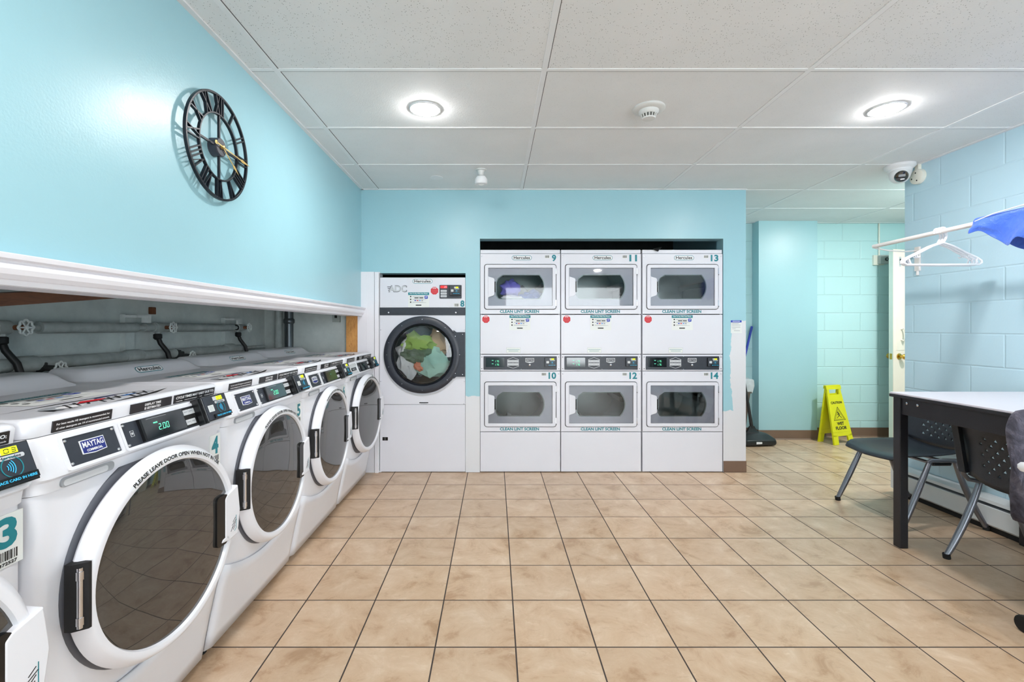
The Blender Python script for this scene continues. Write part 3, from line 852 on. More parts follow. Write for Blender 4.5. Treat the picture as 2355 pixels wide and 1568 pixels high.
W0 = make_washer()
WD = [('3', 0.64, 5.5, '03', None, 'front loading washer with number 3 sticker, nearest of the row and cut by the frame'),
      ('4', 1.34, 4.5, '04', '2.00', 'front loading washer with its whole door in view in the foreground, numbered 4'),
      ('5', 2.04, 1.0, '05', '2.00', 'front loading washer numbered 5, price lit green, second full machine from the camera'),
      ('6', 2.74, 0.5, '06', None, 'front loading washer numbered 6 between washer 5 and the farthest washer'),
      ('7', 3.44, 4.5, '07', None, 'farthest front loading washer in the row, silver badge plate, beside the large dryer')]
washers = []
for i, (num, D, ang, code, price, lab) in enumerate(WD):
    washers.append(W0 if i == 0 else dup(W0))
for o, (num, D, ang, code, price, lab) in zip(washers, WD):
    tag(o, lab, 'washing machine', 'front loading washers along the left wall')
    o.location = (-1.0, D, 0); o.rotation_euler = (0, 0, PI/2)
    for ch in o.children:
        if ch.name.startswith('door.') or ch.name == 'door': ch.rotation_euler = (0, 0, -math.radians(ang))
    silver = num == '7'
    p = con(MB('charcoal')); p.use('light_grey' if silver else 'charcoal')
    p.prism(rrect(-0.277, -0.131, -0.0385, 0.029, 0.003), -0.003, 0.001)
    for sx, sz in ((-0.270, 0.023), (-0.138, 0.023), (-0.270, -0.032), (-0.138, -0.032)): screw(p, sx, sz, -0.003)
    x0, x1 = -0.238, -0.170
    if silver:
        p.use('charcoal').flat([(-0.26, -0.018), (-0.15, -0.018), (-0.15, 0.004), (-0.26, 0.004)], -0.0034)
        p.text('MAYTAG', -0.235, -0.175, -0.012, -0.002, -0.0038, 'light_grey')
    elif num == '6':
        p.use('light_grey').prism([(x0, -0.016), (-0.204, -0.022), (x1, -0.016), (x1, 0.014), (-0.204, 0.018), (x0, 0.014)], -0.0045, -0.003)
        p.use('navy_ink').flat([(x0+0.003, -0.0135), (-0.204, -0.019), (x1-0.003, -0.0135), (x1-0.003, -0.006), (x0+0.003, -0.006)], -0.0049)
        p.text('MAYTAG', x0+0.006, x1-0.006, -0.001, 0.010, -0.0049, 'navy_ink')
    else:
        p.use('white_ink').prism([(x0, -0.019), (-0.204, -0.022), (x1, -0.019), (x1, 0.014), (x0, 0.014)], -0.0045, -0.003)
        p.use('navy_ink').flat([(x0+0.002, -0.0172), (-0.204, -0.020), (x1-0.002, -0.0172), (x1-0.002, 0.012), (x0+0.002, 0.012)], -0.0049)
        p.text('MAYTAG', x0+0.005, x1-0.005, -0.005, 0.009, -0.0053, 'white_ink'); p.text('COMMERCIAL', x0+0.012, x1-0.012, -0.0155, -0.0095, -0.0053)
    p.build('badge_plate', o)
    r = con(MB('charcoal')); r.use('charcoal').prism(rrect(0.194, 0.319, -0.037, 0.041, 0.003), -0.0355, -0.033)
    card_reader_face(r, 0.194, 0.319, -0.037, 0.041, -0.0356, code=code); r.build('card_reader_face', o)
    s = MB('led_green'); con(s)
    if price:
        s.text('PRICE', -0.008, 0.008, 0.006, 0.010, -0.0106, 'led_green'); s.seven('2.00', 0.006, -0.016, 0.0105, 0.018, -0.0106, 'led_green')
    else: s.use('led_green').flat(circle(0.03, 0.004, 0.0018, 10), -0.0106)
    s.build('display_digits', o)
    s = MB('sticker_paper'); s.prism([(0.272, 0.728), (0.334, 0.728), (0.334, 0.834), (0.272, 0.834)], -0.0168, -0.013)
    s.text(num, 0.283, 0.322, 0.766, 0.828, -0.0174, 'teal_ink'); barcode(s, 0.282, 0.324, 0.741, 0.760, -0.0172, int(num)); s.text('372527', 0.286, 0.322, 0.731, 0.738, -0.0172, 'black_ink')
    s.build('number_sticker', o)

# ------------------------------------------------------------------ lumpy laundry
def blob(mb, c, r, seed, amp=0.35, sub=3, m=None):
    if m: mb.use(m)
    bm = bmesh.new(); bmesh.ops.create_icosphere(bm, subdivisions=sub, radius=1)
    vs = []
    for v in bm.verts:
        p = v.co; nn = noise.fractal(p*1.7+Vector((seed, 0, seed*2)), 1.0, 2.0, 4)
        k = 1+amp*nn+0.10*math.sin(9*p.x+6*p.z+seed)
        vs.append((c[0]+p.x*k*r[0], c[1]+p.y*k*r[1], c[2]+p.z*k*r[2]))
    mb.raw(vs, [tuple(v.index for v in f.verts) for f in bm.faces], True); bm.free()
    return mb

# ------------------------------------------------------------------ stacked dryers
def barrel(cx, cz, hw, hh, n=10):
    """drum window: flat top and bottom, bulging right side, clipped left side"""
    p = []
    for i in range(n+1):
        a = math.radians(-36+72*i/n); p.append((cx+hw*0.80+hw*0.20*(math.cos(a)-math.cos(math.radians(36)))/(1-math.cos(math.radians(36))), cz+hh*math.sin(a)/math.sin(math.radians(36))))
    p.append((cx-hw*0.72, cz+hh)); p.append((cx-hw*0.92, cz+hh*0.72)); p.append((cx-hw, cz+hh*0.3)); p.append((cx-hw, cz-hh*0.7)); p.append((cx-hw*0.92, cz-hh*0.95)); p.append((cx-hw*0.86, cz-hh))
    return p
def make_stack():
    t = thing('stacked_dryer', '', 'tumble dryer')
    HW = 0.3345
    b = MB('dryer_enamel')
    for x0, x1 in ((-HW, -HW+0.012), (HW-0.012, HW)): b.box(x0, x1, 0.02, 0.72, 0.0, 1.858)
    b.box(-HW, HW, 0.70, 0.72, 0, 1.858); b.box(-HW, HW, 0.03, 0.70, 1.835, 1.858); b.box(-HW, HW, 0.03, 0.70, 0.0, 0.02); b.use('utility_dark').box(-HW+0.012, HW-0.012, 0.02, 0.7, 0.98, 1.31)
    b.use('utility_dark').box(-HW+0.012, HW-0.012, 0.02, 0.7, 0.03, 0.335)
    b.build('cabinet', t)
    MB('dryer_enamel').box(-HW, HW, 0.004, 0.06, 1.829, 1.861).build('top_trim', t, bevel=0.004)
    MB('dryer_enamel').box(-HW, HW, -0.004, 0.02, 0.006, 0.336).build('base_panel', t, bevel=0.003)
    MB('dryer_enamel').box(-HW, HW, -0.004, 0.02, 0.989, 1.3165).build('middle_panel', t, bevel=0.003)
    for base in (0.341, 1.323):
        zc = base+0.227
        MB('dryer_enamel').ring([(-HW, base), (HW, base), (HW, base+0.503), (-HW, base+0.503)], rrect(-0.302, 0.302, zc-0.1905, zc+0.1905, 0.024), -0.004, 0.02).build('front_panel', t, bevel=0.002)
        fp = MB('matte_black'); fp.box(-0.31, 0.31, 0.012, 0.016, zc-0.199, zc-0.163); fp.box(-0.31, 0.31, 0.012, 0.016, zc+0.163, zc+0.199); fp.box(-0.31, -0.27, 0.012, 0.016, zc-0.163, zc+0.163); fp.box(0.27, 0.31, 0.012, 0.016, zc-0.163, zc+0.163)
        fp.build('door_gasket', t)
        d = MB('dryer_enamel'); d.ring(rrect(-0.297, 0.297, zc-0.1855, zc+0.1855, 0.020), rrect(-0.267, 0.268, zc-0.158, zc+0.158, 0.004), -0.010, 0.008)
        door = d.build('door', t, bevel=0.003)
        g = MB('window_grey'); g.ring(rrect(-0.266, 0.267, zc-0.157, zc+0.157, 0.006), barrel(0.0, zc+0.0, 0.205, 0.103), 0.006, 0.012)
        # pressed recess around the window
        bo = barrel(0.0, zc, 0.205, 0.103); bi = barrel(0.0, zc, 0.198, 0.097)
        g.use('drum_steel').ring(bo, bi, 0.004, 0.030); g.build('window_frame', door)
        MB('clear_glass').flat([(-0.266, zc-0.157), (0.267, zc-0.157), (0.267, zc+0.157), (-0.266, zc+0.157)], -0.002).build('glass', door)
        hd = MB('dryer_enamel'); hd.prism([(-0.268, zc-0.092), (-0.262, zc-0.086), (-0.222, zc-0.072), (-0.216, zc-0.062), (-0.216, zc+0.062), (-0.222, zc+0.072), (-0.262, zc+0.084), (-0.268, zc+0.090)], -0.013, 0.004)
        hd.use('black_plastic').box(-0.2158, -0.203, -0.008, 0.004, zc-0.043, zc+0.043); hd.use('chrome').box(-0.205, -0.202, -0.009, 0.004, zc-0.043, zc+0.043)
        hd.build('handle', door, bevel=0.0015)
        for hz in (zc+0.13, zc-0.135):
            hg = MB('chrome'); hg.box(0.295, 0.301, -0.012, 0.0, hz-0.024, hz+0.024); hg.use('black_plastic').box(0.297, 0.3015, -0.0125, 0.0, hz-0.032, hz-0.026); hg.build('hinge', door)
        dm = MB('drum_steel'); dm.lathe([(0.235, 0.035), (0.245, 0.06), (0.245, 0.60), (0.0001, 0.60)], 48, 'y', (0.0, 0, zc), cap=False)
        dm.ring([(-0.32, zc-0.22), (0.32, zc-0.22), (0.32, zc+0.22), (-0.32, zc+0.22)], circle(0.0, zc, 0.236, 48), 0.031, 0.035)
        for a in (0.4, 0.4+2*PI/3, 0.4+4*PI/3):
            dm.M = Matrix.Translation((0, 0, zc)) @ Matrix.Rotation(a, 4, 'Y'); dm.prof([(0.06, -0.245), (0.60, -0.245), (0.56, -0.19), (0.12, -0.19)], -0.02, 0.02); dm.M = ID
        dm.build('drum', t)
        s = MB('teal_ink'); s.text('CLEAN LINT SCREEN', -0.17, 0.157, base+0.009, base+0.034, -0.0048, 'teal_ink'); s.build('lint_lettering', t)
        s = MB('chrome'); screw(s, -0.321, base+0.482, -0.004, 0.005); screw(s, 0.321, base+0.482, -0.004, 0.005); s.build('screw', t)
    s = MB('teal_ink'); badge(s, 0.013, 1.792, 0.166, 0.040, -0.0046); s.build('logo_sticker', t)
    s = MB('red_ink'); octagon(s, -0.287, 1.279, 0.030, -0.0046); s.build('stop_sticker', t)
    s = MB('teal_ink'); pay_label(s, -0.090, 0.085, 1.188, 1.312, -0.0045); s.build('pay_sticker', t)
    s = MB('sticker_paper'); s.use('grey_ink').flat([(-0.116, 0.999), (0.002, 0.999), (0.002, 1.042), (-0.116, 1.042)], -0.0044); s.use('sticker_paper').flat([(-0.115, 1.0), (0.001, 1.0), (0.001, 1.041), (-0.115, 1.041)], -0.0047)
    s.use('teal_ink').flat([(-0.109, 1.025), (-0.005, 1.025), (-0.005, 1.028), (-0.109, 1.028)], -0.005); s.flat([(-0.098, 1.012), (-0.016, 1.012), (-0.016, 1.015), (-0.098, 1.015)], -0.005); s.build('notice_sticker', t)
    # control strip
    c = MB('dryer_enamel'); c.box(-HW, HW, -0.004, 0.02, 0.848, 0.984); c.build('control_housing', t, bevel=0.003)
    c = MB('charcoal'); c.prism(rrect(-0.307, 0.305, 0.858, 0.970, 0.003), -0.008, 0.0)
    for sx in (-0.321, 0.321):
        for sz in (0.866, 0.964): c.use('black_plastic').lathe([(0.0035, -0.004), (0.0035, -0.006), (0.0001, -0.0065)], 8, 'y', (sx, 0, sz), cap=False)
    for sz in (0.862, 0.968): screw(c, 0.007, sz, -0.008, 0.0035)
    hx = [(-0.108, 0.885), (-0.060, 0.868), (-0.013, 0.885), (-0.013, 0.944), (-0.060, 0.962), (-0.108, 0.944)]
    hi = [(-0.105, 0.887), (-0.060, 0.871), (-0.016, 0.887), (-0.016, 0.942), (-0.060, 0.959), (-0.105, 0.942)]
    c.use('light_grey').ring(hx, hi, -0.0088, -0.0078)
    for r_ in range(2):
        for q in range(3): c.use('light_grey').prism(rrect(-0.107+q*0.0315, -0.0765+q*0.0315, 0.893+r_*0.026, 0.913+r_*0.026, 0.002), -0.0105, -0.0075); c.use('grey_ink').flat([(-0.101+q*0.0315, 0.902+r_*0.026), (-0.083+q*0.0315, 0.902+r_*0.026), (-0.083+q*0.0315, 0.905+r_*0.026), (-0.101+q*0.0315, 0.905+r_*0.026)], -0.0109)
    c.use('light_grey').prism([(0.043, 0.922), (0.079, 0.913), (0.115, 0.922), (0.115, 0.955), (0.043, 0.955)], -0.0098, -0.0078)
    c.use('charcoal').flat([(0.048, 0.926), (0.110, 0.926), (0.110, 0.950), (0.048, 0.950)], -0.0102); c.text('MAYTAG', 0.053, 0.105, 0.932, 0.945, -0.0106, 'light_grey')
    c.use('chrome').lathe([(0.009, -0.008), (0.009, -0.012), (0.005, -0.014), (0.0001, -0.0145)], 16, 'y', (0.079, 0, 0.897), cap=False)
    c.build('control_panel', t)
    d = MB('display_glass'); d.prism(rrect(-0.288, -0.134, 0.880, 0.958, 0.004), -0.0095, -0.006); d.build('display', t)
    r = MB('black_plastic'); r.prism(rrect(0.203, 0.300, 0.884, 0.960, 0.004), -0.022, -0.006); r.build('card_reader', t, bevel=0.002)
    r = MB('charcoal'); r.use('charcoal').flat([(0.206, 0.887), (0.297, 0.887), (0.297, 0.957), (0.206, 0.957)], -0.0224); card_reader_face(r, 0.208, 0.296, 0.890, 0.956, -0.0226); r.build('card_reader_face', t)
    return t
S0 = make_stack()
SD = [(0.2125, '9', '10', 'stacked white dryers numbered 9 and 10 with purple clothes in the upper drum'),
      (0.888, '11', '12', 'stacked pair of white dryers numbered 11 and 12, middle of the three stacks'),
      (1.568, '13', '14', 'stacked pair of white dryers numbered 13 and 14 next to the patchy painted pier')]
stacks = [S0, dup(S0), dup(S0)]
for o, (x, n1, n2, lab) in zip(stacks, SD):
    tag(o, lab, 'tumble dryer', 'stacked dryers in the wall opening'); o.location = (x, D0, 0)
    for num, z in ((n1, 1.762), (n2, 0.780)):
        w = 0.036 if len(num) == 1 else 0.064
        s = MB('teal_ink'); s.text(num, 0.300-w, 0.300, z, z+0.056, -0.0048, 'teal_ink'); s.build('number_lettering', o)
        s = MB('sticker_paper'); e = 0.300-w-0.018; s.flat([(e-0.04, z+0.026), (e, z+0.026), (e, z+0.052), (e-0.04, z+0.052)], -0.0044); barcode(s, e-0.038, e-0.002, z+0.03, z+0.05, -0.0049, int(num)); s.build('barcode_sticker', o)
    s = MB('led_green')
    s.seven('1.75', -0.215, 0.921, 0.009, 0.015, -0.0102, 'led_green'); s.seven('1.75', -0.215, 0.893, 0.009, 0.015, -0.0102, 'led_green')
    for zz in (0.934, 0.906): s.flat([(-0.238, zz), (-0.224, zz), (-0.224, zz+0.003), (-0.238, zz+0.003)], -0.0102)
    s.build('display_digits', o)

zc = 1.55
for nm, lab, m, c, r, sd in (('garment', 'purple bundled garment in the drum of dryer 9', 'cloth_purple', (0.135, 4.03, 1.545), (0.085, 0.07, 0.075), 1.0),
                             ('garment', 'blue garment on the right in the drum of dryer 9', 'cloth_blue', (0.33, 4.04, 1.475), (0.105, 0.075, 0.055), 2.3),
                             ('garment', 'grey blue garment leaning behind the purple one in dryer 9', 'cloth_grey', (0.235, 4.13, 1.49), (0.08, 0.05, 0.075), 7.3),
                             ('towel', 'white towel lying at the bottom of the drum of dryer 9', 'cloth_white', (0.15, 4.0, 1.462), (0.10, 0.035, 0.025), 3.1)):
    tag(blob(MB(m), c, r, sd).build(nm), lab, 'laundry', 'laundry inside dryer 9')

# scrap of black plastic on the last stack
s = MB('matte_black'); s.raw([(1.32, 3.905, 1.862), (1.37, 3.90, 1.862), (1.405, 3.93, 1.888), (1.345, 3.95, 1.878), (1.36, 3.895, 1.842), (1.385, 3.93, 1.862)], [(0, 1, 3), (1, 2, 3), (0, 4, 1), (1, 4, 5), (1, 5, 2), (0, 3, 5), (0, 5, 4)])
tag(s.build('plastic_scrap'), 'torn scrap of black plastic lying on top of dryer 13', 'scrap')

# ------------------------------------------------------------------ large single dryer (number 8)
A = thing('large_dryer', 'tall single white dryer numbered 8 with a round black porthole door', 'tumble dryer', (-0.604, D0, 0))
HW = 0.357
b = MB('dryer_enamel')
for x0, x1 in ((-HW, -HW+0.012), (HW-0.012, HW)): b.box(x0, x1, 0.02, 0.9, 0, 1.62)
b.box(-HW, HW, 0.88, 0.9, 0, 1.62); b.box(-HW, HW, 0.02, 0.9, 1.60, 1.62); b.box(-HW, HW, 0.02, 0.9, 0, 0.02)
b.build('cabinet', A)
MB('dryer_enamel').box(-HW, HW, -0.004, 0.02, 1.376, 1.628).build('header_panel', A, bevel=0.003)
MB('dryer_enamel').box(-HW, HW, -0.002, 0.02, 0.004, 0.565).build('lower_panel', A, bevel=0.003)
zc = 0.983
MB('dryer_enamel').ring([(-HW, 0.568), (HW, 0.568), (HW, 1.312), (-HW, 1.312)], circle(0.0, zc, 0.27, 64), -0.004, 0.012, (0.0, zc)).build('front_panel', A)
s = MB('charcoal'); s.box(-HW, HW, -0.008, 0.02, 1.313, 1.374)
for sx in (-0.283, 0.277): screw(s, sx, 1.335, -0.008, 0.011)
s.build('hinge_strip', A)
d = MB('charcoal'); d.lathe([(0.236, 0.004), (0.30, 0.0), (0.318, -0.006), (0.322, -0.016), (0.312, -0.024), (0.285, -0.027), (0.262, -0.024), (0.252, -0.010), (0.245, 0.002)], 96, 'y', (0, 0, zc), cap=False)
d.prism([(0.26, zc-0.20), (0.285, zc-0.182), (HW-0.001, zc-0.182), (HW-0.001, zc+0.188), (0.285, zc+0.188), (0.26, zc+0.205)], -0.022, -0.004)
for a in (50, 90, 125, 160, 180, 200, 235, 270, 315): screw(d, 0.295*math.cos(math.radians(a)), zc+0.295*math.sin(math.radians(a)), -0.026, 0.0042)
for sx, sz in ((0.335, 0.17), (0.335, -0.165), (0.31, 0.0), (0.275, 0.155), (0.275, -0.155)): screw(d, sx, zc+sz, -0.022, 0.005)
AD = d.build('door', A)
MB('black_plastic').lathe([(0.252, -0.022), (0.250, -0.004), (0.240, 0.004)], 72, 'y', (0, 0, zc), cap=False).build('gasket', AD)
MB('clear_glass').lathe([(0.243, -0.006), (0.20, -0.012), (0.12, -0.017), (0.0001, -0.020)], 72, 'y', (0, 0, zc), cap=False).build('glass', AD)
s = MB('light_grey'); s.lathe([(0.330, -0.004), (0.330, -0.010), (0.322, -0.012)], 72, 'y', (0, 0, zc-0.012), cap=False); s.build('door_seal', A)
dm = MB('drum_steel'); dm.lathe([(0.27, 0.01), (0.29, 0.03), (0.335, 0.04), (0.335, 0.55), (0.0001, 0.55)], 56, 'y', (0, 0, zc), cap=False); dm.build('drum', A)
s = MB('teal_ink'); badge(s, 0.0, 1.596, 0.166, 0.038, -0.0048); s.build('logo_sticker', A)
s = MB('steel'); s.text('ADC', -0.285, -0.130, 1.505, 1.562, -0.0050, 'clock_hub'); s.text('ADC', -0.281, -0.134, 1.509, 1.558, -0.0058, 'light_grey')
for i, q in enumerate((1.552, 1.538, 1.524)): s.use('clock_hub').flat([(-0.297+i*0.004, q), (-0.262, q), (-0.265, q-0.005), (-0.293+i*0.004, q-0.005)], -0.0052)
s.build('maker_lettering', A)
s = MB('teal_ink'); pay_label(s, -0.120, 0.055, 1.380, 1.503, -0.0046); s.build('pay_sticker', A)
s = MB('red_ink'); octagon(s, 0.100, 1.517, 0.031, -0.0048); s.build('stop_sticker', A)
s = MB('sticker_paper'); s.text('8', 0.316, 0.350, 1.383, 1.437, -0.0048, 'teal_ink'); s.build('number_lettering', A)
s = MB('sticker_paper'); s.flat([(0.262, 1.383), (0.306, 1.383), (0.306, 1.412), (0.262, 1.412)], -0.0046); barcode(s, 0.266, 0.302, 1.386, 1.409, -0.005, 8); s.build('barcode_sticker', A)
s = MB('charcoal'); s.prism(rrect(0.142, 0.327, 1.452, 1.565, 0.006), -0.009, -0.003); s.use('led_red').flat(rrect(0.150, 0.206, 1.538, 1.559, 0.003, 3), -0.0095); s.seven('20', 0.181, 1.541, 0.008, 0.014, -0.01, 'white_ink'); s.seven('11', 0.158, 1.543, 0.006, 0.011, -0.01, 'orange_ink')
for q in (1.507, 1.485, 1.463): s.use('light_grey').prism(rrect(0.152, 0.203, q, q+0.017, 0.003, 3), -0.0105, -0.008); s.use('grey_ink').flat([(0.162, q+0.007), (0.195, q+0.007), (0.195, q+0.0095), (0.162, q+0.0095)], -0.0109)
s.build('control_panel', A)
r = MB('black_plastic'); r.prism(rrect(0.226, 0.322, 1.476, 1.558, 0.005), -0.028, -0.006); r.build('card_reader', A, bevel=0.002)
r = MB('charcoal'); r.flat([(0.230, 1.480), (0.318, 1.480), (0.318, 1.555), (0.230, 1.555)], -0.0284); card_reader_face(r, 0.232, 0.316, 1.484, 1.552, -0.0286); r.build('card_reader_face', A)
s = MB('black_ink'); s.flat([(-0.027, 0.578), (0.048, 0.578), (0.048, 0.586), (-0.027, 0.586)], -0.0046); s.use('grey_ink').flat([(-0.015, 0.571), (0.035, 0.571), (0.035, 0.574), (-0.015, 0.574)], -0.0046); s.build('name_strip', A)
s = MB('black_plastic'); s.prism(rrect(-0.335, -0.290, 0.266, 0.294, 0.002), -0.004, 0.0); s.use('grey_plastic').box(-0.3135, -0.3115, -0.0045, -0.003, 0.268, 0.292); s.build('vent_slot', A)
s = MB('chrome')
for sx, sz in ((-0.35, 1.19), (0.35, 1.19), (-0.35, 0.76), (0.35, 0.76), (-0.345, 0.573), (0.345, 0.573)): screw(s, sx, sz, -0.004, 0.004)
s.build('screw', A)
for nm, lab, m, c, r, sd in (('towel', 'mint and white towel at the bottom right inside the large dryer', 'cloth_mint', (0.08, 0.10, -0.09), (0.15, 0.07, 0.12), 1.2),
                             ('garment', 'green garment near the top inside the large dryer', 'cloth_green', (-0.05, 0.10, 0.08), (0.13, 0.06, 0.09), 4.4),
                             ('garment', 'tan garment on the upper right inside the large dryer', 'cloth_tan', (0.12, 0.15, 0.10), (0.10, 0.05, 0.11), 5.1),
                             ('garment', 'coral garment low in the middle inside the large dryer', 'cloth_coral', (-0.04, 0.055, -0.10), (0.045, 0.03, 0.04), 6.6),
                             ('garment', 'dark sage garment in the middle inside the large dryer', 'cloth_sage', (-0.06, 0.07, -0.01), (0.12, 0.05, 0.06), 9.3),
                             ('towel', 'white towel on the left inside the large dryer', 'cloth_white', (-0.14, 0.12, -0.02), (0.09, 0.06, 0.18), 8.2),
                             ('towel', 'grey towel behind the others inside the large dryer', 'cloth_grey', (0.0, 0.26, 0.0), (0.24, 0.06, 0.22), 3.7)):
    tag(blob(MB(m), (-0.604+c[0], D0+c[1], zc+c[2]), r, sd, 0.4).build(nm), lab, 'laundry', 'laundry inside the large dryer')

# ------------------------------------------------------------------ wall clock
K = thing('wall_clock', 'round black skeleton clock with roman numerals on the blue wall', 'clock', (-1.093, 1.851, 1.923), PI/2)
RO, RI = 0.207, 0.131
y0, y1 = -0.006, 0.006
MB('clock_iron').ring(circle(0, 0, RO, 96), circle(0, 0, RO-0.009, 96), y0, y1, (0, 0)).build('outer_ring', K, bevel=0.0015)
MB('clock_iron').ring(circle(0, 0, RI, 72), circle(0, 0, RI-0.007, 72), y0, y1, (0, 0)).build('inner_ring', K, bevel=0.0015)
for a in (0, 90, 180, 270):
    s = MB('clock_iron'); ca, sa = math.cos(math.radians(a)), math.sin(math.radians(a)); s.bar((0.03*ca, 0.03*sa), ((RI-0.004)*ca, (RI-0.004)*sa), 0.008, y0+0.002, y1-0.002); s.build('spoke', K)
NUM = ['I', 'II', 'III', 'IIII', 'V', 'VI', 'VII', 'VIII', 'IX', 'X', 'XI', 'XII']
for h in range(12):
    th = math.radians(90-30*(h+1)); s = MB('clock_iron')
    er = (math.cos(th), math.sin(th)); et = (math.sin(th), -math.cos(th))
    wid = {'I': 0.014, 'V': 0.030, 'X': 0.032}
    tot = sum(wid[ch] for ch in NUM[h]); q = -tot/2; r0, r1 = RI-0.003, RO-0.005
    P = lambda a, r: (er[0]*r+et[0]*a, er[1]*r+et[1]*a)
    for ch in NUM[h]:
        wd = wid[ch]; c = q+wd/2
        if ch == 'I': s.bar(P(c, r0), P(c, r1), 0.0046, y0, y1)
        elif ch == 'V': s.bar(P(c, r0), P(c-wd*0.38, r1), 0.0048, y0, y1); s.bar(P(c, r0), P(c+wd*0.38, r1), 0.003, y0, y1)
        else: s.bar(P(c-wd*0.36, r0), P(c+wd*0.36, r1), 0.003, y0, y1); s.bar(P(c+wd*0.36, r0), P(c-wd*0.36, r1), 0.0048, y0, y1)
        q += wd
    s.build('numeral', K)
MB('clock_hub').lathe([(0.036, 0.024), (0.036, -0.008), (0.033, -0.011), (0.0001, -0.011)], 40, 'y', cap=False).build('hub', K)
def hand(name, L, ang, tail, yy_):
    s = MB('gold'); ca, sa = math.cos(ang), math.sin(ang)
    P = lambda a, b: (a*ca-b*sa, a*sa+b*ca)
    s.prism([P(-tail, 0.002), P(-tail, -0.002), P(L*0.62, -0.002), P(L*0.70, -0.0065), P(L, 0), P(L*0.70, 0.0065), P(L*0.62, 0.002)], yy_-0.0015, yy_)
    s.prism(circle(*P(-tail, 0), 0.0075, 16), yy_-0.0015, yy_)
    return s.build(name, K)
hand('minute_hand', 0.195, math.radians(-3), 0.05, -0.019)
hand('hour_hand', 0.135, math.radians(-33), 0.0, -0.016)
MB('gold').lathe([(0.007, -0.011), (0.007, -0.022), (0.0001, -0.024)], 16, 'y', cap=False).build('pin', K)

# ------------------------------------------------------------------ ceiling fittings
T = thing('smoke_detector', 'round white smoke detector on the ceiling between the two lights', 'smoke detector', (0.81, 2.46, CEIL))
MB('detector_white').lathe([(0.082, 0.0), (0.083, -0.008), (0.078, -0.013), (0.052, -0.016)], 48, 'z').build('base', T)
MB('detector_white').lathe([(0.052, -0.012), (0.050, -0.026), (0.040, -0.036)], 40, 'z').build('collar', T)
s = MB('slot_grey'); s.lathe([(0.036, -0.034), (0.031, -0.052), (0.024, -0.056)], 32, 'z')
for i in range(14):
    a = 2*PI*i/14; s.use('detector_white').tube([(0.038*math.cos(a), 0.038*math.sin(a), -0.035), (0.032*math.cos(a), 0.032*math.sin(a), -0.053)], 0.003, 6)
s.use('detector_white').lathe([(0.034, -0.052), (0.032, -0.058), (0.0001, -0.061)], 32, 'z', cap=False); s.build('sensor_cage', T)
T = thing('sprinkler_head', 'white sprinkler head hanging from the ceiling above the large dryer', 'sprinkler', (-0.10, 3.42, CEIL))
MB('detector_white').lathe([(0.042, 0.0), (0.040, -0.006), (0.026, -0.010), (0.022, -0.028), (0.018, -0.045)], 32, 'z').build('escutcheon', T)
s = MB('detector_white')
s.ring(circle(0, -0.083, 0.034, 24), circle(0, -0.083, 0.028, 24), -0.004, 0.004, (0, -0.083)); s.build('frame', T)
s = MB('grid_white'); s.lathe([(0.012, -0.045), (0.010, -0.075), (0.014, -0.085), (0.010, -0.100)], 16, 'z'); s.lathe([(0.0001, -0.104), (0.044, -0.104), (0.046, -0.109), (0.0001, -0.111)], 24, 'z', cap=False); s.lathe([(0.032, -0.052), (0.045, -0.072), (0.046, -0.104)], 24, 'z', cap=False); s.build('deflector', T)
tag(MB('grid_white').lathe([(0.050, 0.0), (0.049, -0.003), (0.0001, -0.004)], 32, 'z', (-0.45, 3.6, CEIL), cap=False).build('round_cover'), 'small flat round cover on the ceiling left of the sprinkler head', 'cover')

T = thing('security_camera', 'white dome security camera on the ceiling at the block wall corner', 'security camera', (2.885, 3.33, CEIL))
MB('camera_white').lathe([(0.090, 0.0), (0.092, -0.012), (0.088, -0.020), (0.072, -0.032), (0.066, -0.060), (0.060, -0.078)], 48, 'z', cap=False).build('housing', T)
s = MB('camera_white'); blobc = Vector((-0.012, -0.012, -0.072)); s.lathe([(0.062*math.sin(math.radians(a)), 0.062*math.cos(math.radians(a))) for a in range(0, 181, 12)], 32, 'z', tuple(blobc), cap=False); s.build('ball', T)
s = MB('lens_black'); dr_ = Vector((-0.42, -0.78, -0.46)).normalized(); s.M = Matrix.Translation(blobc+dr_*0.050) @ dr_.to_track_quat('-Y', 'Z').to_matrix().to_4x4()
s.lathe([(0.040, 0.006), (0.040, -0.004), (0.034, -0.013), (0.0001, -0.017)], 32, 'y', cap=False); s.use('grey_plastic').prism(rrect(-0.02, 0.018, 0.002, 0.018, 0.003), -0.0178, -0.012); s.use('white_ink').flat(rrect(-0.008, 0.016, -0.020, -0.012, 0.003), -0.0165); s.M = ID
s.build('lens_cover', T)
T = thing('junction_box', 'round painted conduit box high on the block wall behind the camera', 'junction box', (XR, 3.30, 2.275), -PI/2)
s = MB('ivory'); s.lathe([(0.052, 0.0), (0.052, -0.026), (0.046, -0.031), (0.0001, -0.031)], 28, 'y', cap=False); s.box(-0.013, 0.013, -0.024, 0, 0.04, 0.088)
for a, b_ in ((0.0, 0.025), (-0.03, -0.01), (0.01, -0.03)): s.use('matte_black').lathe([(0.0055, -0.0312), (0.0001, -0.0318)], 10, 'y', (a, 0, b_), cap=False)
s.build('cover', T)

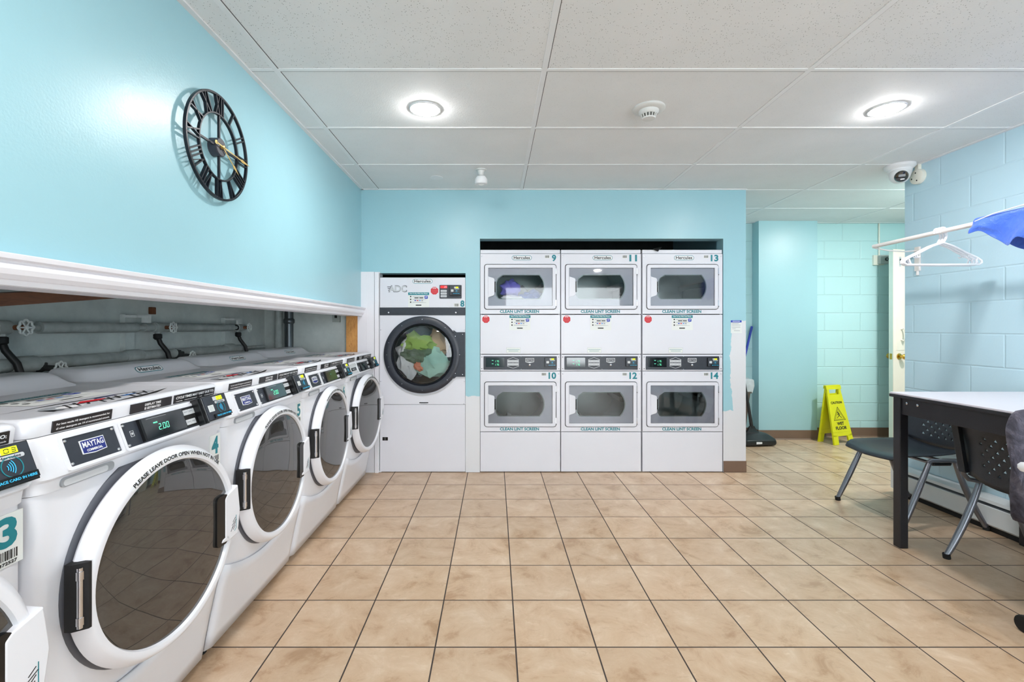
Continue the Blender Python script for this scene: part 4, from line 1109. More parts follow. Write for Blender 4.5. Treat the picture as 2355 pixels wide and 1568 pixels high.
# ------------------------------------------------------------------ clothes rod, hangers and blue garment on the block wall
T = thing('clothes_rod', 'white clothes rod on a wall bracket along the block wall', 'clothes rod', (2.65, 3.24, 1.78))
MB('rod_paint').tube([(0, 0.03, -0.004), (0, -2.1, 0.012)], 0.0135, 16).build('rod', T)
s = MB('rod_paint')
s.tube([(0, 0.02, -0.016), (0.10, 0.035, -0.03), (0.24, 0.055, -0.035), (0.34, 0.07, -0.026)], 0.005, 8)
s.box(0.334, 0.349, 0.05, 0.085, -0.17, 0.0); s.tube([(0.341, 0.067, -0.17), (0.341, 0.067, -0.20)], 0.009, 8); s.build('bracket', T)
s = MB('rod_paint'); s.tube([(0, -1.9, 0.0), (0.20, -1.9, -0.02), (0.34, -1.9, -0.02)], 0.005, 8); s.box(0.334, 0.349, -1.915, -1.885, -0.17, 0.0); s.build('bracket', T)

def hanger_obj():
    s = MB('hanger_plastic')
    hook = [(-0.016, 0, -0.012)]+[(0.0175*math.cos(math.radians(a)), 0, 0.0175*math.sin(math.radians(a))) for a in range(180, -31, -15)]+[(0.020, 0, -0.03), (0.014, 0, -0.05), (0.0, 0, -0.075)]
    o = thing('clothes_hanger', '', 'clothes hanger')
    MB('hanger_plastic').tube(hook, 0.0065, 10).build('hook', o)
    body = [(0, 0, -0.070), (-0.06, 0, -0.092), (-0.13, 0, -0.130), (-0.19, 0, -0.160), (-0.212, 0, -0.176), (-0.214, 0, -0.19), (-0.20, 0, -0.200), (0, 0, -0.201), (0.20, 0, -0.200), (0.214, 0, -0.19), (0.212, 0, -0.176), (0.19, 0, -0.160), (0.13, 0, -0.130), (0.06, 0, -0.092)]
    fr_ = MB('hanger_plastic'); fr_.tube(body, 0.0056, 10, closed=True); fr_.tube([(-0.19, 0, -0.161), (-0.178, 0, -0.196)], 0.004, 8); fr_.tube([(0.19, 0, -0.161), (0.178, 0, -0.196)], 0.004, 8); fr_.build('frame', o)
    for sx in (-1, 1): MB('hanger_plastic').tube([(sx*0.142, 0, -0.137), (sx*0.142, 0, -0.152), (sx*0.134, 0, -0.158), (sx*0.126, 0, -0.150)], 0.0028, 8).build('strap_hook', o)
    return o
H0 = hanger_obj(); hs = [H0, dup(H0), dup(H0)]
for o, (y, rz, lab) in zip(hs, ((2.800, 0.05, 'white plastic hanger on the rod, farthest of the three'), (2.782, 0.02, 'white plastic hanger on the rod, middle of the three'), (2.764, -0.01, 'white plastic hanger on the rod, nearest the blue garment'))):
    tag(o, lab, 'clothes hanger', 'white hangers on the clothes rod'); o.location = (2.65, y, 1.7825); o.rotation_euler = (0, 0, rz); o.scale = (1.06, 1, 1)

def garment():
    T = thing('nylon_shorts', 'royal blue nylon garment with white piping slung over the rod', 'garment', (2.65, 2.4, 1.808))
    def side(sgn, pts):
        """pts: list of (dy along the rod, length of drop); the cloth hangs from the rod top"""
        n = 26; rows = 14; vs = []; fs = []
        for i in range(n+1):
            u = i/n; dy = pts[0][0]+(pts[-1][0]-pts[0][0])*u
            for (a, la), (b_, lb) in zip(pts, pts[1:]):
                if min(a, b_)-1e-9 <= dy <= max(a, b_)+1e-9: L = la+(lb-la)*(dy-a)/(b_-a); break
            for j in range(rows+1):
                v = j/rows; d = v*L
                ang = min(PI/2, d/0.018); x = 0.018*math.sin(ang); z = 0.018*(math.cos(ang)-1)-max(0, d-0.018*PI/2)
                wv = 0.016*min(1, d/0.08)*math.sin(u*15+v*2.5+sgn)+0.014*noise.noise(Vector((u*6, v*3, sgn*4)))*min(1, d/0.06)
                spread = 0.05*min(1, d/0.15)
                vs.append((sgn*(x+max(-0.004, wv+spread*0.5)), dy+0.03*v*math.sin(3*u), z+0.004))
        for i in range(n):
            for j in range(rows):
                a = i*(rows+1)+j; fs.append((a, a+rows+1, a+rows+2, a+1))
        return vs, fs
    s = MB('blue_nylon')
    for sgn, pts in ((-1, [(0.17, 0.10), (0.11, 0.085), (0.06, 0.13), (-0.02, 0.185), (-0.06, 0.205), (-0.10, 0.15), (-0.16, 0.19), (-0.5, 0.30)]), (1, [(0.14, 0.08), (0.0, 0.20), (-0.06, 0.225), (-0.12, 0.18), (-0.5, 0.28)])):
        vs, fs = side(sgn, pts); s.raw(vs, fs, True)
    s.build('fabric', T, solid=0.002, subsurf=1)
    p = MB('lace_white'); p.tube([(-0.026, 0.155, -0.018), (-0.030, 0.06, 0.0), (-0.020, -0.06, 0.012), (-0.012, -0.2, 0.014)], 0.003, 8); p.build('piping', T)
    return T
garment()

# ------------------------------------------------------------------ alcove: alarm box, conduit, door, wet floor sign, sweeper, broom, bin
T = thing('alarm_box', 'grey alarm sounder box on the alcove wall under a conduit', 'alarm box', (4.275, RY, 1.955))
s = MB('ivory'); s.prism(rrect(-0.085, 0.03, -0.055, 0.055, 0.004), -0.022, 0); s.build('backplate', T)
s = MB('alarm_grey'); s.prism(rrect(-0.045, 0.05, -0.045, 0.05, 0.008), -0.065, -0.02); s.build('sounder', T, bevel=0.004)
s = MB('lens_black'); s.lathe([(0.020, -0.065), (0.018, -0.071), (0.008, -0.073)], 24, 'y', (0.022, 0, 0.004)); s.use('light_grey').lathe([(0.007, -0.072), (0.005, -0.076), (0.0001, -0.077)], 16, 'y', (0.022, 0, 0.004), cap=False); s.build('lens', T)
T = tag(MB('ivory').tube([(4.258, RY-0.010, 2.008), (4.258, RY-0.010, CEIL)], 0.008, 10).build('conduit'), 'thin ivory conduit running from the alarm box to the ceiling', 'conduit')

# hinged leaf standing open in the alcove
dd = thing('door_1', '', 'door', (4.190, 4.915, 0), math.radians(12))
for k_ in ('label', 'category'): del dd[k_]
struct(dd)
MB('door_cream').box(0, 0.86, 0.0, 0.004, 0.012, 2.034).build('door_face', dd)
MB('door_edge').box(0, 0.86, 0.004, 0.046, 0.012, 2.034).build('door_core', dd)
s = MB('door_cream'); s.prism(rrect(0.04, 0.20, 0.90+0.07, 1.33, 0.003), -0.003, 0.0); s.build('push_plate', dd)
s = MB('ivory'); s.tube([(0.10, -0.003, 1.19), (0.10, -0.035, 1.20), (0.10, -0.048, 1.17), (0.10, -0.048, 1.10), (0.10, -0.035, 1.07), (0.10, -0.003, 1.08)], 0.008, 10); s.build('pull_handle', dd)
s = MB('brass'); s.lathe([(0.033, 0.0), (0.031, -0.008), (0.012, -0.012), (0.011, -0.035), (0.026, -0.045), (0.030, -0.060), (0.022, -0.072), (0.0001, -0.075)], 28, 'y', (0.075, 0, 0.905), cap=False)
s.lathe([(0.033, 0.046), (0.031, 0.054), (0.012, 0.058), (0.011, 0.08), (0.026, 0.09), (0.030, 0.105), (0.022, 0.117), (0.0001, 0.12)], 28, 'y', (0.075, 0, 0.905), cap=False); s.box(-0.002, 0, 0.012, 0.036, 0.875, 0.935); s.build('door_knob', dd)
s = MB('light_grey'); s.prism(rrect(0.075, 0.100, 1.855, 1.955, 0.003), -0.004, 0); s.use('black_ink').box(0.080, 0.095, -0.0045, -0.003, 1.875, 1.90); s.box(0.080, 0.095, -0.0045, -0.003, 1.91, 1.935); s.build('door_label', dd)

T = thing('wet_floor_sign', 'yellow folding wet floor caution sign standing in the alcove', 'sign', (3.58, 4.96, 0), math.radians(19))
lean = math.radians(-11.5)
def sign_panel(front):
    s = MB('sign_yellow'); s.M = Matrix.Translation((0, -0.12 if front else 0.045, 0)) @ Matrix.Rotation(lean if front else -lean*0.35, 4, 'X') @ Matrix.Diagonal((1.12, 1, 1, 1))
    pts = [(-0.145, 0), (-0.10, 0)]+[(-0.075, 0.07), (-0.06, 0.09), (0.06, 0.09), (0.075, 0.07)]+[(0.10, 0), (0.145, 0), (0.085, 0.56), (0.10, 0.565), (0.10, 0.60), (-0.10, 0.60), (-0.10, 0.565), (-0.085, 0.56)]
    # body with handle hole: lower part, cheeks and top bar
    y0, y1 = -0.008, 0.008
    s.prism([(-0.130, 0), (-0.070, 0), (-0.062, 0.085), (-0.122, 0.10)], y0, y1)
    s.prism([(0.070, 0), (0.130, 0), (0.122, 0.10), (0.062, 0.085)], y0, y1)
    s.prism([(-0.1225, 0.085), (0.1225, 0.085), (0.094, 0.512), (-0.094, 0.512)], y0, y1)
    s.prism([(-0.092, 0.51), (-0.064, 0.51), (-0.064, 0.57), (-0.090, 0.57)], y0, y1); s.prism([(0.064, 0.51), (0.092, 0.51), (0.090, 0.57), (0.064, 0.57)], y0, y1)
    s.prism([(-0.098, 0.566), (0.098, 0.566), (0.098, 0.60), (-0.098, 0.60)], y0-0.004, y1+0.004)
    s.bar((-0.115, 0.13), (0.115, 0.13), 0.006, y0-0.002, y0+0.001)
    return s
s = sign_panel(True)
Y = -0.0088
s.use('black_ink').ring([(-0.078, 0.245), (0.078, 0.245), (0.0, 0.385)], [(-0.071, 0.249), (0.071, 0.249), (0.0, 0.376)], Y-0.0004, Y, (0, 0.29))
s.ring([(-0.058, 0.256), (0.058, 0.256), (0.0, 0.360)], [(-0.054, 0.258), (0.054, 0.258), (0.0, 0.355)], Y-0.0004, Y, (0, 0.29))
s.use('black_ink').flat(circle(-0.006, 0.326, 0.008, 14), Y-0.0003)
for a, b_, w in (((-0.004, 0.318), (0.006, 0.292), 0.010), ((0.006, 0.292), (0.030, 0.268), 0.006), ((0.004, 0.294), (-0.018, 0.278), 0.006), ((-0.002, 0.314), (-0.022, 0.300), 0.005), ((0.0, 0.314), (0.020, 0.304), 0.005), ((-0.018, 0.278), (-0.028, 0.268), 0.005)): s.bar(a, b_, w, Y-0.0004, Y)
s.text('CAUTION', -0.072, 0.072, 0.415, 0.440, Y-0.0003, 'black_ink'); s.text('WET', -0.045, 0.045, 0.195, 0.228, Y-0.0003); s.text('FLOOR', -0.072, 0.072, 0.150, 0.183, Y-0.0003)
s.build('front_panel', T); sign_panel(False).build('rear_panel', T)

T = thing('carpet_sweeper', 'black carpet sweeper on the floor behind the white pier', 'sweeper', (2.69, 4.87, 0), math.radians(6))
s = MB('sweeper_black')
s.loft([[(x*k, y*k2, z) for x, y in ((-0.16, -0.14), (0.16, -0.14), (0.185, -0.10), (0.16, 0.13), (-0.16, 0.13), (-0.185, -0.10))] for z, k, k2 in ((0.012, 0.95, 0.95), (0.035, 1.0, 1.0), (0.065, 0.98, 0.97), (0.105, 0.72, 0.62), (0.118, 0.60, 0.45))]); s.build('head', T, bevel=0.008)
s = MB('lace_white'); s.prism([(-0.06, 0.030), (0.0, 0.032), (0.0, 0.050), (-0.06, 0.052)], -0.1435, -0.137); s.build('label', T)
s = MB('sweeper_black'); s.loft([[(x*k, 0.02+y*k, z) for x, y in ((-0.09, -0.03), (0.09, -0.03), (0.09, 0.03), (-0.09, 0.03))] for z, k in ((0.10, 1.0), (0.135, 0.55), (0.18, 0.28))]); s.build('yoke', T, bevel=0.004)
s = MB('sweeper_black'); s.tube([(0, 0.02, 0.16), (-0.035, 0.025, 0.40), (-0.11, 0.02, 0.80)], [0.018, 0.014, 0.011], 12); s.build('handle', T)
T = thing('waste_bin', 'brown waste bin lined with a pale plastic bag behind the white pier', 'bin', (2.565, 5.025, 0))
s = MB('bin_brown'); s.loft([rp for rp in [[(x*k, y*k, z) for x, y in rrect(-0.17, 0.17, -0.07, 0.07, 0.03)] for z, k in ((0.0, 0.62), (0.30, 0.78), (0.545, 0.95), (0.55, 0.97))]], cap=True); s.build('tub', T)
s = MB('trashbag'); s.loft([[(x*k*(1+0.03*math.sin(i*2.3)), y*k*(1+0.03*math.cos(i*1.7)), z+0.012*math.sin(i*1.1)) for i, (x, y) in enumerate(rrect(-0.17, 0.17, -0.07, 0.07, 0.03))] for z, k in ((0.52, 1.03), (0.60, 1.14), (0.65, 1.12), (0.655, 1.0))], smooth=True, cap=True); s.build('bag_liner', T)
T = thing('broom', 'blue handled broom leaning in the corner behind the white pier', 'broom', (2.545, 5.140, 0))
MB('broom_blue').tube([(0.02, 0, 0.12), (0.285, 0.005, 1.222)], 0.012, 12).build('handle', T)
s = MB('lace_white'); s.M = Matrix.Rotation(math.radians(18), 4, 'Y'); s.loft([[(x*k, y, z) for x, y in ((-0.12, -0.025), (0.12, -0.025), (0.12, 0.025), (-0.12, 0.025))] for z, k in ((0.04, 1.0), (0.10, 0.85), (0.15, 0.25))]); s.build('bristles', T)

# notice on the pier
T = thing('paper_notice', 'small white paper notice with a blue header taped to the pier', 'notice', (2.018, D0, 1.216))
s = MB('sticker_paper'); s.raw([(-0.045, -0.0015, -0.052), (0.048, -0.004, -0.054), (0.044, -0.0015, 0.054), (-0.045, -0.0015, 0.054)], [(0, 1, 2, 3)]); s.use('royal_ink').flat([(-0.045, 0.037), (0.044, 0.037), (0.044, 0.054), (-0.045, 0.054)], -0.0042)
s.use('white_ink').flat([(-0.032, 0.044), (0.030, 0.044), (0.030, 0.048), (-0.032, 0.048)], -0.0046)
for z_, a, b_ in ((0.024, -0.035, 0.02), (0.012, -0.038, 0.036), (-0.004, -0.038, 0.034), (-0.018, -0.034, -0.006), (-0.034, -0.02, 0.03)): s.use('grey_ink').flat([(a, z_), (b_, z_), (b_, z_+0.003), (a, z_+0.003)], -0.0046)
s.build('sheet', T)

# ------------------------------------------------------------------ baseboard heater
T = thing('baseboard_heater', 'long low white baseboard heater along the block wall', 'heater', (XR, 2.3, 0.0))
s = MB('heater_white'); L0, L1 = -1.25, 1.12
P = [(-0.002, 0.205), (-0.030, 0.205), (-0.066, 0.186), (-0.070, 0.168), (-0.058, 0.166), (-0.030, 0.170), (-0.002, 0.19)]
def ext(s, poly): n = len(poly); s.raw([(a, L0, z) for a, z in poly]+[(a, L1, z) for a, z in poly], [tuple(range(n)), tuple(range(2*n-1, n-1, -1))]+[(i, (i+1) % n, (i+1) % n+n, i+n) for i in range(n)])
ext(s, P); s.build('top_cover', T)
s = MB('heater_white'); ext(s, [(-0.068, 0.150), (-0.072, 0.146), (-0.074, 0.045), (-0.060, 0.032), (-0.056, 0.036), (-0.068, 0.050), (-0.066, 0.140)]); s.build('front_cover', T)
s = MB('grey_plastic'); ext(s, [(-0.055, 0.150), (-0.010, 0.155), (-0.010, 0.06), (-0.055, 0.06)]); s.build('fins', T)
MB('heater_white').box(-0.076, 0, L1, L1+0.035, 0.03, 0.207).build('end_cap', T, bevel=0.004)
MB('matte_black').box(-0.055, -0.002, L0, L1, 0.0, 0.034).build('plinth', T)

# ------------------------------------------------------------------ table
T = thing('folding_table', 'high black framed table with a white top against the block wall', 'table', (2.59, 2.30, 0))
X0, X1, Y0, Y1 = -0.385, 0.385, -0.43, 0.315
s = MB('table_white'); s.box(X0+0.003, X1, Y0, Y1-0.003, 0.842, 0.852); s.build('top', T, bevel=0.002)
s = MB('table_black'); s.box(X0, X1+0.002, Y0-0.003, Y1, 0.826, 0.842); s.build('top_edge', T, bevel=0.002)
for a, b_, c, d in ((X0+0.02, X0+0.04, Y0+0.03, Y1-0.03), (X1-0.04, X1-0.02, Y0+0.03, Y1-0.03), (X0+0.03, X1-0.03, Y0+0.02, Y0+0.04), (X0+0.03, X1-0.03, Y1-0.04, Y1-0.02)):
    MB('table_black').box(a, b_, c, d, 0.735, 0.826).build('apron', T, bevel=0.002)
for x in (X0+0.012, X1-0.058):
    for y in (Y0+0.012, Y1-0.058):
        MB('table_black').box(x, x+0.046, y, y+0.046, 0.0, 0.826).build('leg', T, bevel=0.004)
s = MB('chrome')
s.fr(0, 0, 0, rz=PI/2)
for yv, zv in ((0.225, 0.80), (0.16, 0.80)): s.M = Matrix.Translation((X0+0.0185, yv, zv)) @ Matrix.Rotation(-PI/2, 4, 'Z'); s.lathe([(0.007, 0.003), (0.007, 0.0), (0.0001, -0.003)], 12, 'y', cap=False)
s.build('bolt', T)

# ------------------------------------------------------------------ perforated stack chairs
def make_chair():
    t = thing('stacking_chair', '', 'chair')
    # backrest shell with triangular perforations
    s = MB('chair_plastic'); NX, NZ = 18, 11; hw = 0.225
    vid = {}; vs = []; fs = []
    def pt(i, j):
        if (i, j) not in vid:
            u = -1+2*i/NX; v = j/NZ
            zb = 0.425+0.045*abs(u)**2.2; zt = 0.735-0.012*abs(u)**3
            z = zb+(zt-zb)*v; wd = hw*(0.93+0.07*v)
            y = 0.190+0.040*v+0.045*(1-u*u)-0.012*math.sin(PI*v)
            vid[(i, j)] = len(vs); vs.append((u*wd, y, z))
        return vid[(i, j)]
    for i in range(NX):
        for j in range(NZ):
            a, b_, c, d = pt(i, j), pt(i+1, j), pt(i+1, j+1), pt(i, j+1)
            if 4 <= i <= 13 and 2 <= j <= 8 and (i+j) % 2 == 0:
                q = [Vector(vs[k]) for k in (a, b_, c, d)]
                P = lambda x, z: tuple((q[0]*(1-x)+q[1]*x)*(1-z)+(q[3]*(1-x)+q[2]*x)*z)
                k = len(vs); vs += [P(0.10, 0.16), P(0.92, 0.30), P(0.40, 0.92)]
                fs += [(a, b_, k+1, k), (b_, c, k+2, k+1), (c, d, k+2), (d, a, k, k+2)]
            else: fs.append((a, b_, c, d))
    s.raw(vs, fs, True); s.build('backrest', t, solid=0.007)
    # seat shell
    s = MB('chair_plastic'); NX, NY = 16, 14; vs = []; fs = []
    for i in range(NX+1):
        for j in range(NY+1):
            u = -1+2*i/NX; v = j/NY
            ed = min(1, 4*min(v, 1-v)+0.2)
            wd = 0.225*(0.90+0.10*math.sin(PI*min(1, v*1.2)))*(1-0.12*max(0, 1-v*7)**2)
            y = -0.255+0.455*v-0.02*(1-abs(u))*max(0, 1-v*4)
            z = 0.425+0.016*u*u*(0.4+v)-0.026*math.sin(PI*v)*(1-u*u)-0.030*max(0, 1-v*5)**2+0.02*max(0, v-0.8)*5*0.5
            vs.append((u*wd, y, z))
    for i in range(NX):
        for j in range(NY):
            a = i*(NY+1)+j; fs.append((a, a+NY+1, a+NY+2, a+1))
    s.raw(vs, fs, True); s.build('seat', t, solid=0.009)
    for sx in (-1, 1):
        X = 0.238*sx
        for top, mid, foot in (((X, -0.075, 0.402), (X+0.006*sx, -0.165, 0.20), (X+0.014*sx, -0.250, 0.018)), ((X, 0.085, 0.402), (X+0.006*sx, 0.160, 0.20), (X+0.014*sx, 0.262, 0.018))):
            s = MB('chair_metal'); T0, M0, F0 = Vector(top), Vector(mid), Vector(foot)
            pts = [tuple((1-u)**2*T0+2*u*(1-u)*(M0+(M0-(T0+F0)/2)*0.6)+u*u*F0) for u in [i/10 for i in range(11)]]
            s.tube(pts, [0.013+0.004*math.sin(PI*i/10) for i in range(11)], 14); s.use('rubber').tube([(foot[0], foot[1], 0.001), (foot[0], foot[1]-0.004*(1 if foot[1] < 0 else -1), 0.026)], 0.0165, 14); s.build('leg', t)
        s = MB('chair_metal'); s.tube([(X, -0.085, 0.400), (X, -0.065, 0.412), (X, 0.07, 0.412), (X, 0.10, 0.398)], 0.0125, 12)
        s.use('black_plastic').tube([(X-0.004*sx, -0.050, 0.392), (X-0.004*sx, 0.055, 0.392)], 0.011, 10); s.build('side_rail', t)
        s = MB('chair_metal'); s.tube([(X*0.96, 0.02, 0.412), (X*0.96, 0.11, 0.410), (X*0.96, 0.165, 0.420), (X*0.96, 0.193, 0.450), (X*0.94, 0.205, 0.52), (X*0.92, 0.222, 0.60)], 0.011, 12); s.build('back_support', t)
        s = MB('chair_plastic'); s.prism([(X*0.86, 0.46), (X*1.0, 0.46), (X*1.02, 0.725), (X*0.88, 0.725)] if sx > 0 else [(X*1.0, 0.46), (X*0.86, 0.46), (X*0.88, 0.725), (X*1.02, 0.725)], 0, 0.026)
        for k, v in enumerate(s.v): s.v[k] = (v[0], v[1]+0.187+0.043*(v[2]-0.46)/0.27, v[2])
        s.build('back_edge', t, bevel=0.004)
    s = MB('chair_metal'); s.tube([(-0.235, -0.05, 0.396), (0.235, -0.05, 0.396)], 0.009, 10); s.tube([(-0.235, 0.06, 0.396), (0.235, 0.06, 0.396)], 0.009, 10); s.build('cross_rail', t)
    return t
C0 = make_chair(); C1 = dup(C0)
tag(C0, 'charcoal perforated plastic chair beyond the end of the table, facing the dryers', 'chair', 'perforated plastic chairs at the table'); C0.location = (2.665, 3.035, 0); C0.rotation_euler = (0, 0, -PI/2+0.03)
tag(C1, 'dark perforated plastic chair pushed under the table, back to the room', 'chair', 'perforated plastic chairs at the table'); C1.location = (2.655, 2.225, 0); C1.rotation_euler = (0, 0, PI/2+0.10)

# ------------------------------------------------------------------ swivel chair with denim jacket
T = thing('swivel_chair', 'swivel chair with white armrests at the right edge, jacket on its back', 'chair', (2.245, 1.535, 0), 0.0)
s = MB('chair_plastic'); s.prism(rrect(-0.23, 0.23, 0, 0.45, 0.06), 0, 0.06)
s.v = [(x, z-0.25, 0.44+y) for x, y, z in s.v]; s.build('seat', T, bevel=0.012)
s = MB('chair_plastic'); s.prism(rrect(-0.21, 0.21, 0.50, 0.85, 0.06), 0.238, 0.268); s.build('backrest', T, bevel=0.01)
MB('black_plastic').tube([(0, 0.05, 0.43), (0, 0.20, 0.42), (0, 0.285, 0.47), (0, 0.28, 0.60)], 0.018, 10).build('back_bar', T)
MB('chrome').tube([(0, 0, 0.09), (0, 0, 0.43)], 0.024, 16).build('gas_lift', T)
for sx in (-1, 1):
    s = MB('white_plastic'); s.tube([(sx*0.22, 0.10, 0.46), (sx*0.295, 0.10, 0.48), (sx*0.305, 0.09, 0.62), (sx*0.300, 0.07, 0.685)], 0.013, 10)
    s.loft([[(sx*0.30+x*k, y*kk, z) for x, y in rrect(-0.028, 0.028, -0.10, 0.195, 0.026)] for z, k, kk in ((0.685, 0.85, 0.97), (0.694, 1.0, 1.0), (0.706, 1.0, 1.0), (0.714, 0.8, 0.97))], smooth=True); s.build('armrest', T)
for i in range(5):
    a = math.radians(112+72*i); ex, ey = 0.345*math.cos(a), 0.345*math.sin(a)
    s = MB('black_plastic'); s.tube([(0, 0, 0.115), (ex*0.5, ey*0.5, 0.10), (ex, ey, 0.085)], [0.028, 0.020, 0.015], 10); s.build('base_arm', T)
    s = MB('rubber')
    for dx in (-0.014, 0.014): s.lathe([(0.0001, dx-0.009), (0.030, dx-0.009), (0.033, dx-0.005), (0.033, dx+0.005), (0.030, dx+0.009), (0.0001, dx+0.009)], 24, 'x', (ex, ey, 0.033), cap=False)
    s.use('black_plastic').tube([(ex, ey, 0.09), (ex, ey, 0.045)], 0.006, 8); s.build('caster', T)
# jacket
J = thing('denim_jacket', 'faded dark denim jacket draped over the swivel chair back', 'jacket', (2.235, 1.795, 0.885))
n = 44; secs = []
for k in range(16):
    v = k/15; z = 0.015-0.46*v
    hwj = 0.245*(0.93+0.07*min(1, v*6))+0.015*math.sin(v*5); th = 0.030+0.028*v+0.012*math.sin(v*9)
    if k == 0: th *= 0.35
    row = []
    for i in range(n):
        a = 2*PI*i/n; ca, sa = math.cos(a), math.sin(a)
        x = hwj*math.copysign(abs(ca)**0.5, ca); y = th*math.copysign(abs(sa)**0.7, sa)
        w = 0.012*noise.noise(Vector((x*9, y*9+v*2, v*7)))+0.008*math.sin(x*40+v*6)*v
        row.append((x+w*0.6+0.01*v*math.sin(3*v), y+w*(1 if sa > 0 else -1)*1.2, z+0.010*noise.noise(Vector((x*6, 3, v)))))
    secs.append(row)
s = MB('denim'); s.loft(list(reversed(secs)), smooth=True); s.build('body', J, subsurf=1)
s = MB('denim'); s.loft([[(0.03+x, y-0.065+0.01*math.sin(z*20), z) for x, y in [(0.055*math.cos(2*PI*i/18), 0.026*math.sin(2*PI*i/18)) for i in range(18)]] for z in (-0.40, -0.30, -0.18, -0.08, -0.02)], smooth=True); s.build('sleeve', J)
s = MB('denim'); s.tube([(-0.17, -0.005, 0.008), (-0.08, 0.0, 0.014), (0.08, 0.0, 0.014), (0.17, -0.005, 0.008)], 0.014, 10); s.build('collar', J)

# ------------------------------------------------------------------ pipes in the wall cavity behind the washers
PX = -1.875
T = thing('water_pipe', 'upper grey water pipe along the cavity wall with three round handled valves', 'pipe', (PX, 0, 1.21))
s = MB('pipe_grey')
for a, b_ in ((0.5, 1.70), (1.92, 2.44), (2.56, 3.34)): s.tube([(0, a, 0), (0, b_, 0)], 0.025, 18)
s.tube([(0, 0.5, 0), (0, 3.52, 0)], 0.012, 12)
for a in (1.72, 2.52, 3.41): s.tube([(0, a-0.02, 0), (0, a+0.09, 0)], [0.021, 0.021], 14)
s.build('pipe', T)
def wheel(mb, c, r):
    mb.use('valve_white'); n = 8
    mb.tube([(c[0], c[1]+r*(1+0.10*math.cos(8*a))*math.cos(a), c[2]+r*(1+0.10*math.cos(8*a))*math.sin(a)) for a in [2*PI*i/48 for i in range(48)]], r*0.15, 6, closed=True)
    for i in range(6):
        a = 2*PI*i/6; mb.tube([(c[0], c[1], c[2]), (c[0], c[1]+r*math.cos(a), c[2]+r*math.sin(a))], r*0.11, 6)
    mb.lathe([(r*0.25, -0.004), (r*0.25, 0.006)], 10, 'x', c)
for yv in (1.80, 2.625, 3.44):
    s = MB('valve_white'); s.use('pipe_grey').tube([(0, yv-0.05, 0), (0, yv+0.0, 0)], 0.028, 14); s.use('rust').tube([(0.0, yv, 0), (0.065, yv, 0)], 0.010, 10); s.use('pipe_grey').tube([(0, yv-0.025, 0), (0, yv-0.025, -0.035)], 0.014, 10); wheel(s, (0.070, yv, 0), 0.028); s.build('valve', T)
T = thing('water_pipe', 'lower lagged grey pipe along the cavity wall just above the washer backs', 'pipe', (PX, 0, 1.058))
s = MB('pipe_grey'); s.tube([(0, 0.5, 0.012), (0, 1.9, 0.005), (0, 3.45, 0)], 0.027, 18)
for a in (1.86, 2.42, 3.30): s.tube([(0, a-0.06, 0.003), (0, a-0.04, 0.004), (0, a+0.04, 0.004), (0, a+0.06, 0.003)], [0.028, 0.034, 0.034, 0.028], 16)
s.tube([(0, 3.45, 0), (0, 3.80, 0)], 0.012, 10)
s.build('pipe', T)
for yv in (1.95, 2.80):
    s = MB('valve_white'); s.use('pipe_dark').tube([(0, yv-0.07, 0), (0, yv-0.02, -0.004)], 0.030, 12); s.use('pipe_dark').tube([(0, yv-0.03, -0.012), (0.06, yv-0.01, -0.018)], 0.012, 10); wheel(s, (0.065, yv, -0.018), 0.026); s.build('valve', T)
for i, yv in enumerate((1.775, 2.60, 3.415)):
    T = thing('supply_hose', ('black rubber hose dropping from the nearest upper valve', 'black rubber hose dropping from the middle upper valve', 'black rubber hose dropping from the farthest upper valve')[i], 'hose', (PX, yv, 1.172), 0, 'black hoses behind the washers')
    s = MB('hose_black'); s.tube([(0, 0, -0.012), (0.012, 0.004, -0.05), (0.044, 0.016, -0.10), (0.055, 0.035, -0.19), (0.075, 0.07, -0.34), (0.05, 0.10, -0.52)], 0.0125, 12); s.build('hose', T)
    s = MB('matte_black'); s.lathe([(0.013, -0.030), (0.021, -0.022), (0.021, 0.0), (0.014, 0.004)], 18, 'z'); s.build('coupling', T)
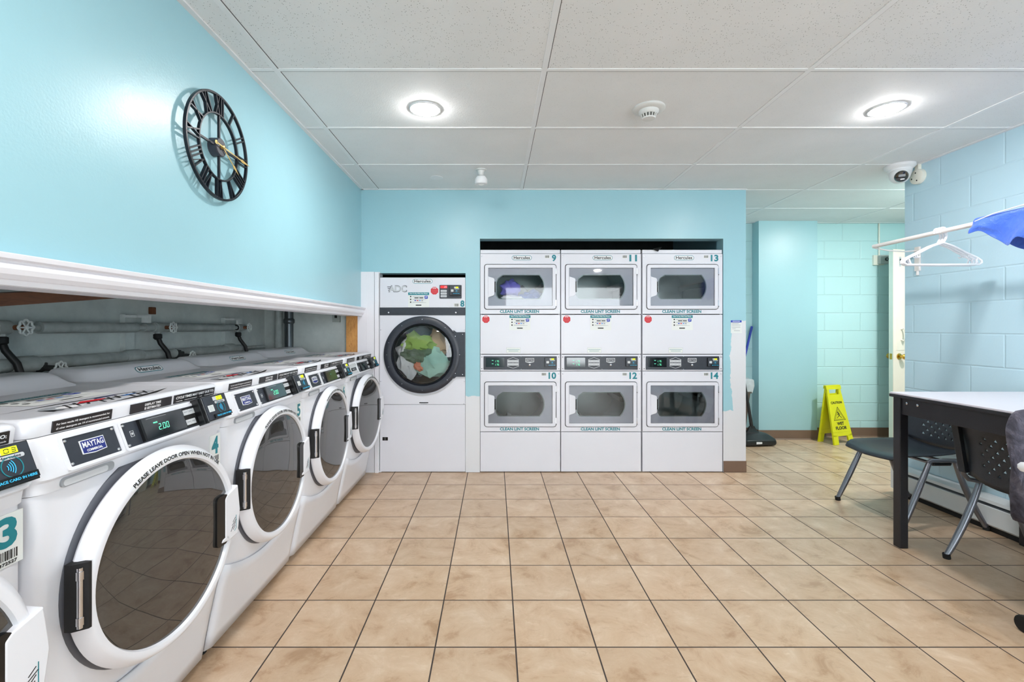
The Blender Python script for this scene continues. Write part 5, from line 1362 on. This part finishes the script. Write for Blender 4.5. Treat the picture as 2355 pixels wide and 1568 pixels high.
for i, yv in enumerate((2.46, 3.36)):
    T = thing('pipe_bracket', ('grey pipe bracket on the cavity wall left of the middle hose', 'grey pipe bracket on the cavity wall left of the farthest hose')[i], 'bracket', (XC, yv, 1.0))
    s = MB('cavity_wall'); s.box(0, 0.03, -0.03, 0.03, -0.6, 0.28); s.build('strut', T)
    s = MB('valve_white'); s.box(0.03, 0.105, -0.05, 0.05, 0.262, 0.275); s.box(0.09, 0.105, 0.0, 0.05, 0.235, 0.262); s.build('clamp', T)
s = MB('rust'); s.box(XC, XC+0.02, 2.63, 2.665, 1.285, 1.325); tag(s.build('anchor_stub', bevel=0.003), 'small rusty anchor stub on the cavity wall above the pipes', 'anchor')
s = MB('pipe_grey'); s.tube([(-1.785, 3.86, 0), (-1.785, 3.86, CEIL-0.01)], 0.030, 18); tag(s.build('vertical_pipe'), 'matt grey vertical pipe at the far end of the cavity', 'pipe')
s = MB('galvanised'); s.tube([(-1.70, 3.86, 0), (-1.70, 3.86, CEIL-0.01)], 0.034, 18); s.lathe([(0.036, 1.24), (0.044, 1.25), (0.044, 1.275), (0.036, 1.285)], 20, 'z', (-1.70, 3.86, 0)); tag(s.build('vertical_pipe'), 'shiny dark metal vertical pipe beside the matt grey one', 'pipe')
T = thing('switch_box', 'small grey switch box on the end wall of the cavity near the wood post', 'switch box', (-1.335, 3.96, 1.285))
MB('alarm_grey').prism(rrect(-0.03, 0.03, -0.03, 0.04, 0.004), -0.035, 0).build('box', T); MB('black_plastic').box(-0.01, 0.01, -0.04, -0.034, 0.005, 0.028).build('switch', T)
s = MB('beam_wood'); v0, v1 = Vector((-1.50, 0.9, 1.235)), Vector((-1.50, 2.25, 1.395)); dv = (v1-v0).normalized(); up = Vector((0, -dv.z, dv.y)); sd = Vector((1, 0, 0))
s.loft([[tuple(p+up*a*0.019+sd*b_*0.044) for a, b_ in ((-1, -1), (-1, 1), (1, 1), (1, -1))] for p in (v0, v1)]); tag(s.build('wood_brace'), 'dark wooden brace sloping up inside the cavity behind the moulding', 'beam')
